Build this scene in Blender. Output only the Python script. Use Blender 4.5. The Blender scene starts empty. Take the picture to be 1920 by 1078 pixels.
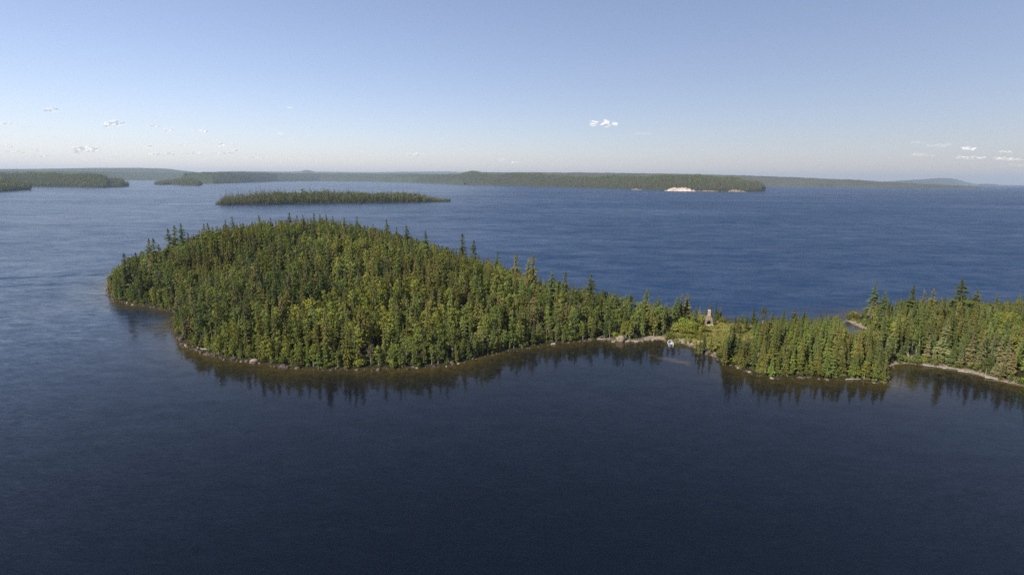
import bpy, math, random
import numpy as np
from mathutils import Matrix, Vector

# ------------------------------------------------------------------ camera, sky, sun, exposure
scene = bpy.context.scene
COL = scene.collection
F_PX, CAM_H = 1066.0, 50.0
PITCH, ROLL = math.atan(203.0 / 1066.0), math.radians(0.5)
Fv = Vector((0, math.cos(PITCH), -math.sin(PITCH)))
R0, U0 = Vector((1, 0, 0)), Vector((0, math.sin(PITCH), math.cos(PITCH)))
Rv = R0 * math.cos(ROLL) + U0 * math.sin(ROLL)
Uv = U0 * math.cos(ROLL) - R0 * math.sin(ROLL)
cam_data = bpy.data.cameras.new("camera")
cam = bpy.data.objects.new("camera", cam_data)
COL.objects.link(cam)
cam.matrix_world = Matrix(((Rv.x, Uv.x, -Fv.x, 0), (Rv.y, Uv.y, -Fv.y, 0), (Rv.z, Uv.z, -Fv.z, CAM_H), (0, 0, 0, 1)))
cam_data.sensor_fit = 'HORIZONTAL'
cam_data.sensor_width = 36.0
cam_data.lens = 36.0 * F_PX / 1920.0
cam_data.clip_start, cam_data.clip_end = 1.0, 120000.0
scene.camera = cam

SUN_AZ, SUN_EL = math.radians(-130.0), math.radians(37.0)   # azimuth measured from +Y towards +X
world = bpy.data.worlds.new("World")
scene.world = world
world.use_nodes = True
wn = world.node_tree
bg = next(n for n in wn.nodes if n.type == 'BACKGROUND')
sky = wn.nodes.new('ShaderNodeTexSky')
sky.sky_type = 'NISHITA'
sky.sun_disc = False
sky.sun_elevation = SUN_EL
sky.sun_rotation = -SUN_AZ
sky.altitude = 300.0
sky.air_density = 1.0
sky.dust_density = 0.55
sky.ozone_density = 2.2
tintn = wn.nodes.new('ShaderNodeVectorMath'); tintn.operation = 'MULTIPLY'     # white balance of the whole sky
tintn.inputs[1].default_value = (0.98, 0.85, 0.90)
wn.links.new(sky.outputs[0], tintn.inputs[0]); veil = wn.nodes.new('ShaderNodeMix'); veil.data_type = 'RGBA'; veil.inputs[0].default_value = 0.20      # thin even high haze
veil.inputs[7].default_value = (2.6, 3.1, 4.15, 1)
wn.links.new(tintn.outputs[0], veil.inputs[6]); wn.links.new(veil.outputs[2], bg.inputs[0])
bg.inputs[1].default_value = 0.101
sun_data = bpy.data.lights.new("sun", 'SUN')
sun_data.energy = 5.0
sun_data.angle = math.radians(0.55)
sun_data.color = (1.0, 0.93, 0.82)
sun = bpy.data.objects.new("sun", sun_data)
COL.objects.link(sun)
SD = Vector((math.sin(SUN_AZ) * math.cos(SUN_EL), math.cos(SUN_AZ) * math.cos(SUN_EL), math.sin(SUN_EL)))
sun.rotation_euler = SD.to_track_quat('Z', 'Y').to_euler()
sun.location = SD * 500
scene.view_settings.view_transform = 'Standard'
scene.view_settings.look = 'None'
scene.view_settings.gamma = 1.0
scene.view_settings.use_curve_mapping = False
scene.view_settings.exposure = 0.60
scene.cycles.max_bounces = 6
scene.cycles.transparent_max_bounces = 12
scene.cycles.volume_bounces = 0
scene.cycles.use_denoising = False
scene.cycles.denoiser = 'OPENIMAGEDENOISE'
scene.cycles.sample_clamp_indirect = 4.0

rng = np.random.default_rng(7)
rnd = random.Random(11)

# ------------------------------------------------------------------ photo pixel <-> world helpers
def ray(px, py):
    return Fv + Rv * ((px - 960.0) / F_PX) + Uv * ((539.0 - py) / F_PX)

def ground(px, py, z=0.0):
    d = ray(px, py)
    t = (z - CAM_H) / d.z
    return Vector((d.x * t, d.y * t, z))

def at_depth(px, py, Y):
    d = ray(px, py)
    t = Y / d.y
    return Vector((d.x * t, Y, CAM_H + d.z * t))

def project(x, y, z):
    x = np.asarray(x, float); y = np.asarray(y, float); z = np.asarray(z, float) - CAM_H
    f = x * Fv.x + y * Fv.y + z * Fv.z
    r = x * Rv.x + y * Rv.y + z * Rv.z
    u = x * Uv.x + y * Uv.y + z * Uv.z
    return 960 + F_PX * r / f, 539 - F_PX * u / f

def smooth(a, b, x):
    t = np.clip((np.asarray(x, float) - a) / (b - a), 0, 1)
    return t * t * (3 - 2 * t)

def vnoise(x, y, scale, seed=0):
    """smooth value noise in -1..1 on numpy arrays"""
    x = np.asarray(x, float) / scale + seed * 37.13; y = np.asarray(y, float) / scale - seed * 17.7
    xi, yi = np.floor(x), np.floor(y)
    fx, fy = x - xi, y - yi
    fx, fy = fx * fx * (3 - 2 * fx), fy * fy * (3 - 2 * fy)
    def h(a, b):
        s = np.sin(a * 127.1 + b * 311.7 + seed * 7.3) * 43758.5453
        return (s - np.floor(s)) * 2 - 1
    return (h(xi, yi) * (1 - fx) + h(xi + 1, yi) * fx) * (1 - fy) + (h(xi, yi + 1) * (1 - fx) + h(xi + 1, yi + 1) * fx) * fy

def fbm(x, y, scale, seed=0, octv=4):
    s, a, o = 0, 1.0, 0
    for k in range(octv):
        s = s + a * vnoise(x, y, scale, seed + k); o += a; a *= 0.5; scale *= 0.5
    return s / o

# ------------------------------------------------------------------ mesh and material helpers
def mesh_from(name, verts, faces, mats=(), midx=None, smooth_shade=False):
    me = bpy.data.meshes.new(name)
    me.from_pydata([tuple(v) for v in verts], [], faces)
    for m in mats: me.materials.append(m)
    if midx is not None: me.polygons.foreach_set('material_index', np.asarray(midx, dtype=np.int32))
    if smooth_shade: me.polygons.foreach_set('use_smooth', np.ones(len(me.polygons), dtype=bool))
    me.update()
    return me

def grid_mesh(name, X, Y, Z, mat, wrap=False, smooth_shade=True):
    n, m = X.shape
    v = np.stack([X, Y, Z], -1).reshape(-1, 3)
    i = np.arange(n * m).reshape(n, m)
    if wrap: i = np.concatenate([i, i[:, :1]], 1)
    q = np.stack([i[:-1, :-1], i[:-1, 1:], i[1:, 1:], i[1:, :-1]], -1).reshape(-1, 4)
    me = bpy.data.meshes.new(name)
    me.vertices.add(len(v)); me.vertices.foreach_set('co', v.ravel().astype(np.float32))
    me.loops.add(q.size); me.loops.foreach_set('vertex_index', q.ravel().astype(np.int32))
    me.polygons.add(len(q)); me.polygons.foreach_set('loop_start', np.arange(0, q.size, 4, dtype=np.int32))
    me.update(calc_edges=True)
    me.validate()
    me.polygons.foreach_set('use_smooth', np.full(len(me.polygons), smooth_shade))
    if mat: me.materials.append(mat)
    # make normals look up
    me.update()
    if me.polygons[len(me.polygons) // 2].normal.z < 0: me.flip_normals()
    return me

def add_attr(me, name, data):
    data = np.asarray(data, dtype=np.float32)
    if data.ndim == 1:
        a = me.attributes.new(name, 'FLOAT', 'POINT'); a.data.foreach_set('value', data)
    else:
        a = me.attributes.new(name, 'FLOAT_VECTOR', 'POINT'); a.data.foreach_set('vector', data.ravel())

def link(name, data, parent=None, loc=None, label=None, cat=None, group=None, kind=None):
    o = bpy.data.objects.new(name, data)
    COL.objects.link(o)
    if parent: o.parent = parent
    if loc is not None: o.location = loc
    tag(o, label, cat, group, kind)
    return o

def tag(o, label=None, cat=None, group=None, kind=None):
    if label: o['label'] = label
    if cat: o['category'] = cat
    if group: o['group'] = group
    if kind: o['kind'] = kind
    return o

class NT:
    """tiny node-tree writer"""
    def __init__(s, name):
        s.m = bpy.data.materials.new(name); s.m.use_nodes = True
        s.t = s.m.node_tree; s.t.nodes.clear()
        s.out = s.t.nodes.new('ShaderNodeOutputMaterial')
    def n(s, typ, **kw):
        nd = s.t.nodes.new(typ)
        for k, v in kw.items():
            if k.startswith('i_'):
                key = k[2:]
                key = int(key) if key.isdigit() else key.replace('_', ' ')
                if isinstance(v, bpy.types.NodeSocket): s.t.links.new(v, nd.inputs[key])
                else: nd.inputs[key].default_value = v
            else: setattr(nd, k, v)
        return nd
    def l(s, a, b): s.t.links.new(a, b)
    def math(s, op, a, b=None, c=None, clamp=False):
        nd = s.n('ShaderNodeMath', operation=op, use_clamp=clamp)
        for i, v in enumerate((a, b, c)):
            if v is None: continue
            if isinstance(v, bpy.types.NodeSocket): s.l(v, nd.inputs[i])
            else: nd.inputs[i].default_value = v
        return nd.outputs[0]
    def vmath(s, op, a, b=None, scale=None):
        nd = s.n('ShaderNodeVectorMath', operation=op)
        for i, v in enumerate((a, b)):
            if v is None: continue
            if isinstance(v, bpy.types.NodeSocket): s.l(v, nd.inputs[i])
            else: nd.inputs[i].default_value = v
        if scale is not None:
            if isinstance(scale, bpy.types.NodeSocket): s.l(scale, nd.inputs['Scale'])
            else: nd.inputs['Scale'].default_value = scale
        return nd.outputs[0]
    def mix(s, f, a, b, typ='RGBA', blend='MIX'):
        nd = s.n('ShaderNodeMix', data_type=typ)
        if typ == 'RGBA': nd.blend_type = blend
        ia, ib, io = {'RGBA': (6, 7, 2), 'FLOAT': (2, 3, 0), 'VECTOR': (4, 5, 1)}[typ]
        for k, v in ((0, f), (ia, a), (ib, b)):
            if isinstance(v, bpy.types.NodeSocket): s.l(v, nd.inputs[k])
            else: nd.inputs[k].default_value = (v if not isinstance(v, tuple) else (*v, 1.0)[:4]) if typ == 'RGBA' and k else v
        return nd.outputs[io]
    def ramp(s, f, stops, interp='LINEAR'):
        nd = s.n('ShaderNodeValToRGB'); s.l(f, nd.inputs[0])
        cr = nd.color_ramp; cr.interpolation = interp
        while len(cr.elements) < len(stops): cr.elements.new(0.5)
        for e, (p, c) in zip(cr.elements, stops):
            e.position = p; e.color = (*c, 1.0) if isinstance(c, tuple) else (c, c, c, 1.0)
        return nd.outputs[0]
    def noise(s, vec=None, scale=1.0, detail=3.0, rough=0.55, dist=0.0, out='Fac'):
        nd = s.n('ShaderNodeTexNoise')
        nd.inputs['Scale'].default_value = scale; nd.inputs['Detail'].default_value = detail
        nd.inputs['Roughness'].default_value = rough; nd.inputs['Distortion'].default_value = dist
        if vec is not None: s.l(vec, nd.inputs['Vector'])
        return nd.outputs[out]
    def attr(s, name, typ='GEOMETRY', out='Fac'):
        return s.n('ShaderNodeAttribute', attribute_name=name, attribute_type=typ).outputs[out]
    def pos(s): return s.n('ShaderNodeNewGeometry').outputs['Position']
    def obj(s): return s.n('ShaderNodeTexCoord').outputs['Object']
    def surf(s, sh): s.l(sh, s.out.inputs['Surface']); return s.m
    def bsdf(s, color, rough=0.8, normal=None, spec=0.3):
        nd = s.n('ShaderNodeBsdfPrincipled')
        if isinstance(color, bpy.types.NodeSocket): s.l(color, nd.inputs['Base Color'])
        else: nd.inputs['Base Color'].default_value = (*color, 1)
        nd.inputs['Roughness'].default_value = rough
        nd.inputs['Specular IOR Level'].default_value = spec
        if normal is not None: s.l(normal, nd.inputs['Normal'])
        return nd.outputs[0]

def foliage_mat(name, transl=0.25, var=0.35):
    t = NT(name)
    tint = t.attr('tint', 'INSTANCER', 'Vector')
    nz = t.noise(t.obj(), 1.1, 2.0)
    gain = t.math('MULTIPLY_ADD', nz, var * 2, 1.0 - var)
    colr = t.vmath('SCALE', tint, scale=gain)
    nz2 = t.noise(t.obj(), 6.0, 1.0)
    gain2 = t.math('MULTIPLY_ADD', nz2, 0.7, 0.65)
    colr = t.vmath('SCALE', colr, scale=gain2)
    d = t.n('ShaderNodeBsdfDiffuse'); t.l(colr, d.inputs[0])
    tr = t.n('ShaderNodeBsdfTranslucent'); t.l(t.vmath('MULTIPLY', colr, (1.1, 1.15, 0.7)), tr.inputs[0])
    mx = t.n('ShaderNodeMixShader'); mx.inputs[0].default_value = transl
    t.l(d.outputs[0], mx.inputs[1]); t.l(tr.outputs[0], mx.inputs[2])
    return t.surf(mx.outputs[0])

def simple_mat(name, c1, c2, scale=3.0, rough=0.85, detail=4, spec=0.2, bump=0.0, obj=True, bscale=None):
    t = NT(name)
    v = t.obj() if obj else t.pos()
    nz = t.noise(v, scale, detail, 0.6)
    c = t.ramp(nz, [(0.32, c1), (0.68, c2)])
    nrm = None
    if bump:
        b = t.n('ShaderNodeBump'); b.inputs['Strength'].default_value = bump; b.inputs['Distance'].default_value = 0.2
        t.l(t.noise(v, bscale or scale * 2.5, 5, 0.65), b.inputs['Height']); nrm = b.outputs[0]
    return t.surf(t.bsdf(c, rough, nrm, spec))

M_CON = foliage_mat('conifer_needles', 0.12, 0.3)
M_BRO = foliage_mat('broad_leaves', 0.2, 0.4)
M_FAR = foliage_mat('far_foliage', 0.15, 0.3)
M_BARK = simple_mat('spruce_bark', (0.06, 0.045, 0.035), (0.13, 0.10, 0.08), 6)
M_BIRCH = simple_mat('birch_bark', (0.34, 0.32, 0.28), (0.15, 0.135, 0.115), 5)
M_DEAD = simple_mat('bleached_dead_wood', (0.36, 0.33, 0.29), (0.22, 0.20, 0.17), 4)
M_ROCK = simple_mat('shore_stone', (0.038, 0.030, 0.026), (0.15, 0.118, 0.098), 1.6, 0.9, 5, 0.2, 0.5)
M_PALE = simple_mat('pale_boulder_stone', (0.17, 0.135, 0.10), (0.34, 0.28, 0.21), 1.4, 0.9, 5, 0.2, 0.5)

# ------------------------------------------------------------------ near land outline (traced where it meets the water)
front_px = [(200,545),(202,556),(213,563),(240,569),(270,573),(300,578),(323,583),(336,592),(327,602),(323,612),(330,628),(345,644),
 (360,655),(385,664),(415,671),(450,676),(490,681),(530,687),(570,692),(620,695),(680,694),(740,693),(800,690),(850,684),
 (880,676),(910,667),(950,659),(1000,650),(1040,645),(1080,640),(1110,637),(1135,635.5),(1152,640),(1180,641),(1200,640),(1228,636),
 (1260,640),(1285,645),(1310,655),(1335,668),(1360,680),(1385,691),(1410,702),(1440,709),(1480,711),(1520,709),(1560,711),
 (1600,713),(1640,717),(1670,721),(1673,712),(1655,700),(1648,690),(1672,683),(1700,682),(1720,685),(1760,690),(1800,695),(1850,708),
 (1880,716),(1920,723),(1990,735),(2100,755),(2180,740)]
back_px = [(2200,640),(2120,585),(2000,573),(1895,575),(1800,580),(1700,586),(1640,588),(1592,592),(1582,599),(1597,606),(1610,613),
 (1630,620),(1640,630),(1600,627),(1560,619),(1500,614),(1440,612),(1390,609),(1340,602),(1290,599),(1220,597),(1150,588),
 (1100,572),(1050,560),(1000,548),(920,528),(820,510),(700,497),(550,489),(420,490),(320,496),(240,510),(208,528)]
POLY = np.array([[*ground(x, y).xy] for x, y in front_px + back_px])
# round the traced corners a little (two Chaikin passes) and roughen the shore
def chaikin(p, n=2):
    for _ in range(n):
        q = np.roll(p, -1, 0)
        p = np.stack([0.75 * p + 0.25 * q, 0.25 * p + 0.75 * q], 1).reshape(-1, 2)
    return p
POLY = chaikin(POLY, 1)
_d = np.linalg.norm(np.roll(POLY, -1, 0) - POLY, axis=1)
_pts = []
for p, q, L in zip(POLY, np.roll(POLY, -1, 0), _d):
    k = max(1, int(L / 5))
    for i in range(k): _pts.append(p + (q - p) * i / k)
POLY = np.array(_pts)
POLY = POLY + np.stack([vnoise(POLY[:, 0], POLY[:, 1], 7, 3), vnoise(POLY[:, 0], POLY[:, 1], 7, 9)], 1) * 0.9

def shore_dist(x, y):
    """signed distance to the near shore, positive on land"""
    x = np.asarray(x, float).ravel(); y = np.asarray(y, float).ravel()
    best = np.full(x.shape, 1e18); inside = np.zeros(x.shape, bool)
    A, B = POLY, np.roll(POLY, -1, 0)
    for (ax, ay), (bx, by) in zip(A, B):
        dx, dy = bx - ax, by - ay
        t = np.clip(((x - ax) * dx + (y - ay) * dy) / (dx * dx + dy * dy + 1e-9), 0, 1)
        best = np.minimum(best, (x - ax - t * dx) ** 2 + (y - ay - t * dy) ** 2)
        c = (ay > y) != (by > y)
        inside ^= c & (x < (bx - ax) * (y - ay) / (by - ay + 1e-12) + ax)
    return np.where(inside, 1, -1) * np.sqrt(best)

HX = [-210, -175, -147, -121, -93, -65, -38, -13, 10, 34, 400]
HA = [2, 5, 13.8, 18, 19.3, 17.0, 13.5, 9.5, 3.8, 1.6, 2.2]
def elev(x, y, D):
    A = np.interp(x, HX, HA)
    up = smooth(130, 262, y) * 0.85 + 0.15
    up = np.where(x > 20, 1.0, up)
    z = A * up * smooth(1.5, 42, D)
    z = z + 0.5 * smooth(0, 3.0, D) + 0.5 * smooth(2, 9, D) + 0.7 * fbm(x, y, 14, 5, 3) * smooth(2, 12, D)
    return np.where(D > 0, z + 0.02, np.maximum(D * 0.35, -3.0))

# clearing round the chimney (photo pixels on the ground, z about 1.5)
CLEAR = np.array([[*ground(x, y, 1.2).xy] for x, y in [(1244,634),(1262,610),(1282,600),(1330,596),(1400,602),(1432,612),(1428,628),(1400,640),(1380,650),(1345,662),(1305,650),(1275,640)]])
def in_poly(x, y, P):
    ins = np.zeros(np.shape(x), bool)
    for (ax, ay), (bx, by) in zip(P, np.roll(P, -1, 0)):
        c = (ay > y) != (by > y)
        ins ^= c & (x < (bx - ax) * (y - ay) / (by - ay + 1e-12) + ax)
    return ins

# ------------------------------------------------------------------ island ground
def ground_mat():
    t = NT('island_ground')
    sand, grass = t.attr('sand'), t.attr('grass')
    n1 = t.noise(t.pos(), 0.9, 5, 0.65)
    n2 = t.noise(t.pos(), 0.22, 4, 0.6)
    floor = t.ramp(n1, [(0.3, (0.014, 0.014, 0.007)), (0.55, (0.028, 0.028, 0.012)), (0.8, (0.07, 0.052, 0.032))])
    gr = t.ramp(n2, [(0.3, (0.13, 0.15, 0.035)), (0.55, (0.24, 0.21, 0.07)), (0.75, (0.34, 0.265, 0.14))])
    sd = t.ramp(n1, [(0.3, (0.15, 0.12, 0.085)), (0.7, (0.30, 0.245, 0.185))])
    c = t.mix(grass, floor, gr)
    jit = t.math('MULTIPLY_ADD', t.noise(t.pos(), 2.0, 3), 0.9, -0.45)
    sm = t.math('ADD', sand, jit)
    sm = t.math('MULTIPLY', t.math('SUBTRACT', sm, 0.25), 3.0, clamp=True)
    c = t.mix(sm, c, sd)
    b = t.n('ShaderNodeBump'); b.inputs['Strength'].default_value = 0.6; b.inputs['Distance'].default_value = 0.3
    t.l(n1, b.inputs['Height'])
    return t.surf(t.bsdf(c, 0.95, b.outputs[0], 0.1))
gx = np.arange(POLY[:, 0].min() - 12, POLY[:, 0].max() + 12, 1.6)
gy = np.arange(POLY[:, 1].min() - 12, POLY[:, 1].max() + 12, 1.6)
GX, GY = np.meshgrid(gx, gy)
GD = shore_dist(GX, GY).reshape(GX.shape)
GZ = elev(GX, GY, GD)
me = grid_mesh('island_ground', GX, GY, GZ, ground_mat())
clr = in_poly(GX.ravel(), GY.ravel(), CLEAR).astype(float).reshape(GX.shape)
for _ in range(2):
    clr = (clr + np.roll(clr, 1, 0) + np.roll(clr, -1, 0) + np.roll(clr, 1, 1) + np.roll(clr, -1, 1)) / 5
gpx, gpy = project(GX, GY, GZ)
beach = smooth(4.2, 1.0, GD) * (GD > -4)
beach = beach * np.where((gpx > 1212) & (gpx < 1345) & (gpy > 620), 1.0, np.where((gpx > 1120) & (gpx < 1213) & (gpy > 620), .45, np.where((gpx > 1670), 0.62, np.where((gpx > 1560) & (gpx < 1640) & (gpy < 640), 1.2, 0.12))))
# little sandy path and bare patch by the clearing
for (x, y, r) in [(1352,632,3.5),(1347,640,3.0),(1392,618,3.2),(1340,625,2.2),(1286,637,2.6),(1262,633,2.0)]:
    c = ground(x, y, 1.3); beach = np.maximum(beach, 0.62 * np.exp(-((GX - c.x) ** 2 + (GY - c.y) ** 2) / (r * r)))
nvert = len(me.vertices)
add_attr(me, 'sand', beach.ravel()[:nvert]); add_attr(me, 'grass', clr.ravel()[:nvert])
link('island_ground', me, kind='structure')

def GZat(x, y):
    x = np.atleast_1d(x).astype(float); y = np.atleast_1d(y).astype(float)
    fx = np.clip((x - gx[0]) / 1.6, 0, len(gx) - 1.001); fy = np.clip((y - gy[0]) / 1.6, 0, len(gy) - 1.001)
    i, j = fx.astype(int), fy.astype(int); u, v = fx - i, fy - j
    def g(A): return (A[j, i] * (1 - u) + A[j, i + 1] * u) * (1 - v) + (A[j + 1, i] * (1 - u) + A[j + 1, i + 1] * u) * v
    return g(GZ), g(GD)

# ------------------------------------------------------------------ lake
def water_mat():
    t = NT('lake_water')
    p = t.pos()
    shal, amp = t.attr('shallow'), t.attr('wave')
    mapd = lambda rot, sc: t.n('ShaderNodeMapping', i_Vector=p, i_Rotation=(0, 0, math.radians(rot)), i_Scale=sc).outputs[0]
    def slopes(vec, scale, detail, rough, s):
        c = t.noise(vec, scale, detail, rough, 0.4, out='Color')
        return t.vmath('MULTIPLY', t.vmath('SUBTRACT', c, (0.5, 0.5, 0.5)), (s, s, 0))
    big = slopes(mapd(8, (0.42, 1.0, 1.0)), 0.30, 3.0, 0.6, 1.9)       # wind waves, a few metres long
    mid = slopes(mapd(-10, (0.40, 1.0, 1.0)), 0.8, 2.0, 0.5, 0.9)
    fine = slopes(mapd(14, (0.35, 1.0, 1.0)), 2.2, 2.0, 0.5, 0.7)
    swell = slopes(mapd(5, (0.45, 1.0, 1.0)), 0.13, 3.0, 0.6, 1.1)
    w = t.vmath('ADD', t.vmath('ADD', big, mid), t.vmath('ADD', fine, t.vmath('SCALE', swell, scale=t.math('MULTIPLY', amp, 2.6, clamp=True))))
    ripple = t.vmath('SCALE', t.vmath('ADD', slopes(mapd(20, (0.30, 1.0, 1.0)), 1.9, 2.0, 0.5, 1.0), slopes(mapd(-28, (0.35, 1.0, 1.0)), 3.6, 1.0, 0.5, 0.6)), scale=t.attr('ripple'))
    # wind streaks and gust patches
    gust = t.noise(mapd(5, (0.35, 1.0, 1.0)), 0.006, 4, 0.55, 1.0)
    gk = t.math('MULTIPLY', t.math('MULTIPLY_ADD', gust, 0.9, 0.55), t.math('MULTIPLY_ADD', t.noise(mapd(6, (0.55, 1.0, 1.0)), 0.05, 4, 0.65), 1.2, 0.4))
    w = t.vmath('SCALE', w, scale=t.math('MULTIPLY', t.math('MULTIPLY_ADD', amp, 0.60, 0.014), gk))
    nrm = t.vmath('NORMALIZE', t.vmath('ADD', t.vmath('ADD', w, ripple), (0, 0, 1)))
    bed = t.ramp(t.noise(p, 0.5, 5, 0.65), [(0.3, (0.024, 0.019, 0.005)), (0.7, (0.075, 0.056, 0.018))])
    bar = t.attr('bar')
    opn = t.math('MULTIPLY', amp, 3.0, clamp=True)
    body = t.mix(opn, (0.0018, 0.0020, 0.0018), (0.003, 0.024, 0.072))  # open water: blue of the reflected sky put into the base colour
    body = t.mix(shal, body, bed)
    body = t.mix(bar, body, (0.16, 0.105, 0.06))
    pb = t.n('ShaderNodeBsdfPrincipled'); t.l(body, pb.inputs['Base Color']); pb.inputs['IOR'].default_value = 1.31
    pb.inputs['Specular IOR Level'].default_value = 0.5
    t.l(t.math('MULTIPLY_ADD', t.math('MULTIPLY', amp, gk), 0.95, 0.06, clamp=True), pb.inputs['Roughness']); t.l(nrm, pb.inputs['Normal'])
    return t.surf(pb.outputs[0])
rr = np.concatenate([[2, 12, 24], np.geomspace(32, 24000, 560)])
aa = np.concatenate([np.linspace(-50, 50, 460), np.linspace(52, 308, 60)]) * math.pi / 180
RR, AA = np.meshgrid(rr, aa, indexing='ij')
WX, WY = RR * np.sin(AA), RR * np.cos(AA)
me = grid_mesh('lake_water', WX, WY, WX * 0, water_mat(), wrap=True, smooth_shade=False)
wd = np.full(WX.size, -999.0)
sel = (WX.ravel() > -260) & (WX.ravel() < 420) & (WY.ravel() > 60) & (WY.ravel() < 420)
wd[sel] = shore_dist(WX.ravel()[sel], WY.ravel()[sel])
out = -wd.reshape(WX.shape)
wnz = fbm(WX, WY, 16, 21, 3)
shallow = np.clip(np.exp(-np.maximum(out, 0) / 6.5) * (1 + 0.5 * wnz), 0, 1)
xb = WX.ravel(); yb = WY.ravel()
# wind: strong in the open lake, weak in the lee on the near side of the island
near = WY < np.interp(WX, [-175, -120, 0, 60, 130, 400], [222, 175, 175, 185, 190, 190])
wpx, wpy = project(WX, np.maximum(WY, 1.0), WX * 0)
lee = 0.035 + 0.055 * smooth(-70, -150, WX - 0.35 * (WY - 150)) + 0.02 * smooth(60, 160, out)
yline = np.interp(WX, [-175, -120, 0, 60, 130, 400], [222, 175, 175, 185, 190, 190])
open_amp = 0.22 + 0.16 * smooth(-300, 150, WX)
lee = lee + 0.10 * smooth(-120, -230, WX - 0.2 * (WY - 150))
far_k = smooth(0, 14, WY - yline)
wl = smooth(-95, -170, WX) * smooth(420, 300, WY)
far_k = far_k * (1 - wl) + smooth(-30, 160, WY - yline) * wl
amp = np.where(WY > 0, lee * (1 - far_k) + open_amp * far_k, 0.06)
amp = np.where((out < 45) & (WX > -240) & (WX < -120) & (WY < 260), np.maximum(amp, 0.07), amp)
amp = np.where(sel.reshape(WX.shape) & (out < 0), 0.03, amp)
inlet = in_poly(WX, WY, np.array([[*ground(x, y).xy] for x, y in [(1545,606),(1590,600),(1640,612),(1650,635),(1560,625)]]))
amp = np.where(inlet, 0.10, amp)
def along(x0, y0, x1, y1, wdt):
    a, b = ground(x0, y0), ground(x1, y1); dx, dy = b.x - a.x, b.y - a.y
    tt = ((WX - a.x) * dx + (WY - a.y) * dy) / (dx * dx + dy * dy)
    dd = np.abs((WX - a.x) * dy - (WY - a.y) * dx) / math.hypot(dx, dy)
    return smooth(wdt, wdt * .2, dd * (1 + .5 * fbm(WX, WY, wdt * 3, 71, 2))) * smooth(-.02, .12, tt) * smooth(1.02, .8, tt)
amp = amp * (1 - .3 * along(300, 383, 408, 382.5, 45))          # calm slick off the far island
amp = amp + .22 * along(-40, 524, 222, 513, 3.2) + .10 * along(-40, 540, 150, 530, 2.5)      # cat's paws
bar = np.zeros_like(WX)
for (x0, y0, x1, y1, wdt, st) in [(1216,664,1236,671,1.4,0.16),(1240,671,1262,676,1.4,0.32),(1263,675,1290,682,1.5,0.38)]:
    a, b = ground(x0, y0), ground(x1, y1)
    dx, dy = b.x - a.x, b.y - a.y
    tt = np.clip(((WX - a.x) * dx + (WY - a.y) * dy) / (dx * dx + dy * dy), 0, 1)
    dd = np.sqrt((WX - a.x - tt * dx) ** 2 + (WY - a.y - tt * dy) ** 2)
    bar = np.maximum(bar, st * smooth(wdt, 0.4, dd))
shallow = np.maximum(shallow, 0)
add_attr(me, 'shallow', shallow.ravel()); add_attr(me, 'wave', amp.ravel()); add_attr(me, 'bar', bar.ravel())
add_attr(me, 'ripple', (0.015 + 0.10 * smooth(18, 70, out) + .04 * smooth(-60, -160, WX)).ravel())
link('lake_water', me, kind='structure')

# ------------------------------------------------------------------ far land
def far_mat(name, dark, light, scale):
    t = NT(name)
    p = t.pos()
    m = t.n('ShaderNodeMapping', i_Vector=p, i_Scale=(1, 1, 2.0)).outputs[0]
    n1 = t.noise(m, scale, 5, 0.7); n2 = t.noise(m, scale * 0.12, 3, 0.6)
    k = t.math('ADD', t.math('MULTIPLY', n1, 0.65), t.math('MULTIPLY', n2, 0.35))
    c = t.ramp(k, [(0.36, dark), (0.62, light)])
    b = t.n('ShaderNodeBump'); b.inputs['Strength'].default_value = 1.0; b.inputs['Distance'].default_value = 8.0
    t.l(n1, b.inputs['Height'])
    d = t.n('ShaderNodeBsdfDiffuse'); t.l(c, d.inputs[0]); t.l(b.outputs[0], d.inputs['Normal'])
    return t.surf(d.outputs[0])
M_FARFOREST = far_mat('distant_forest_cover', (0.018, 0.028, 0.012), (0.060, 0.072, 0.028), 0.05)
M_FARGROUND = far_mat('wooded_shore_ground', (0.022, 0.028, 0.012), (0.060, 0.060, 0.028), 0.15)
M_RIDGE = far_mat('distant_brown_green_forest', (0.035, 0.040, 0.022), (0.095, 0.088, 0.052), 0.035)

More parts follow.
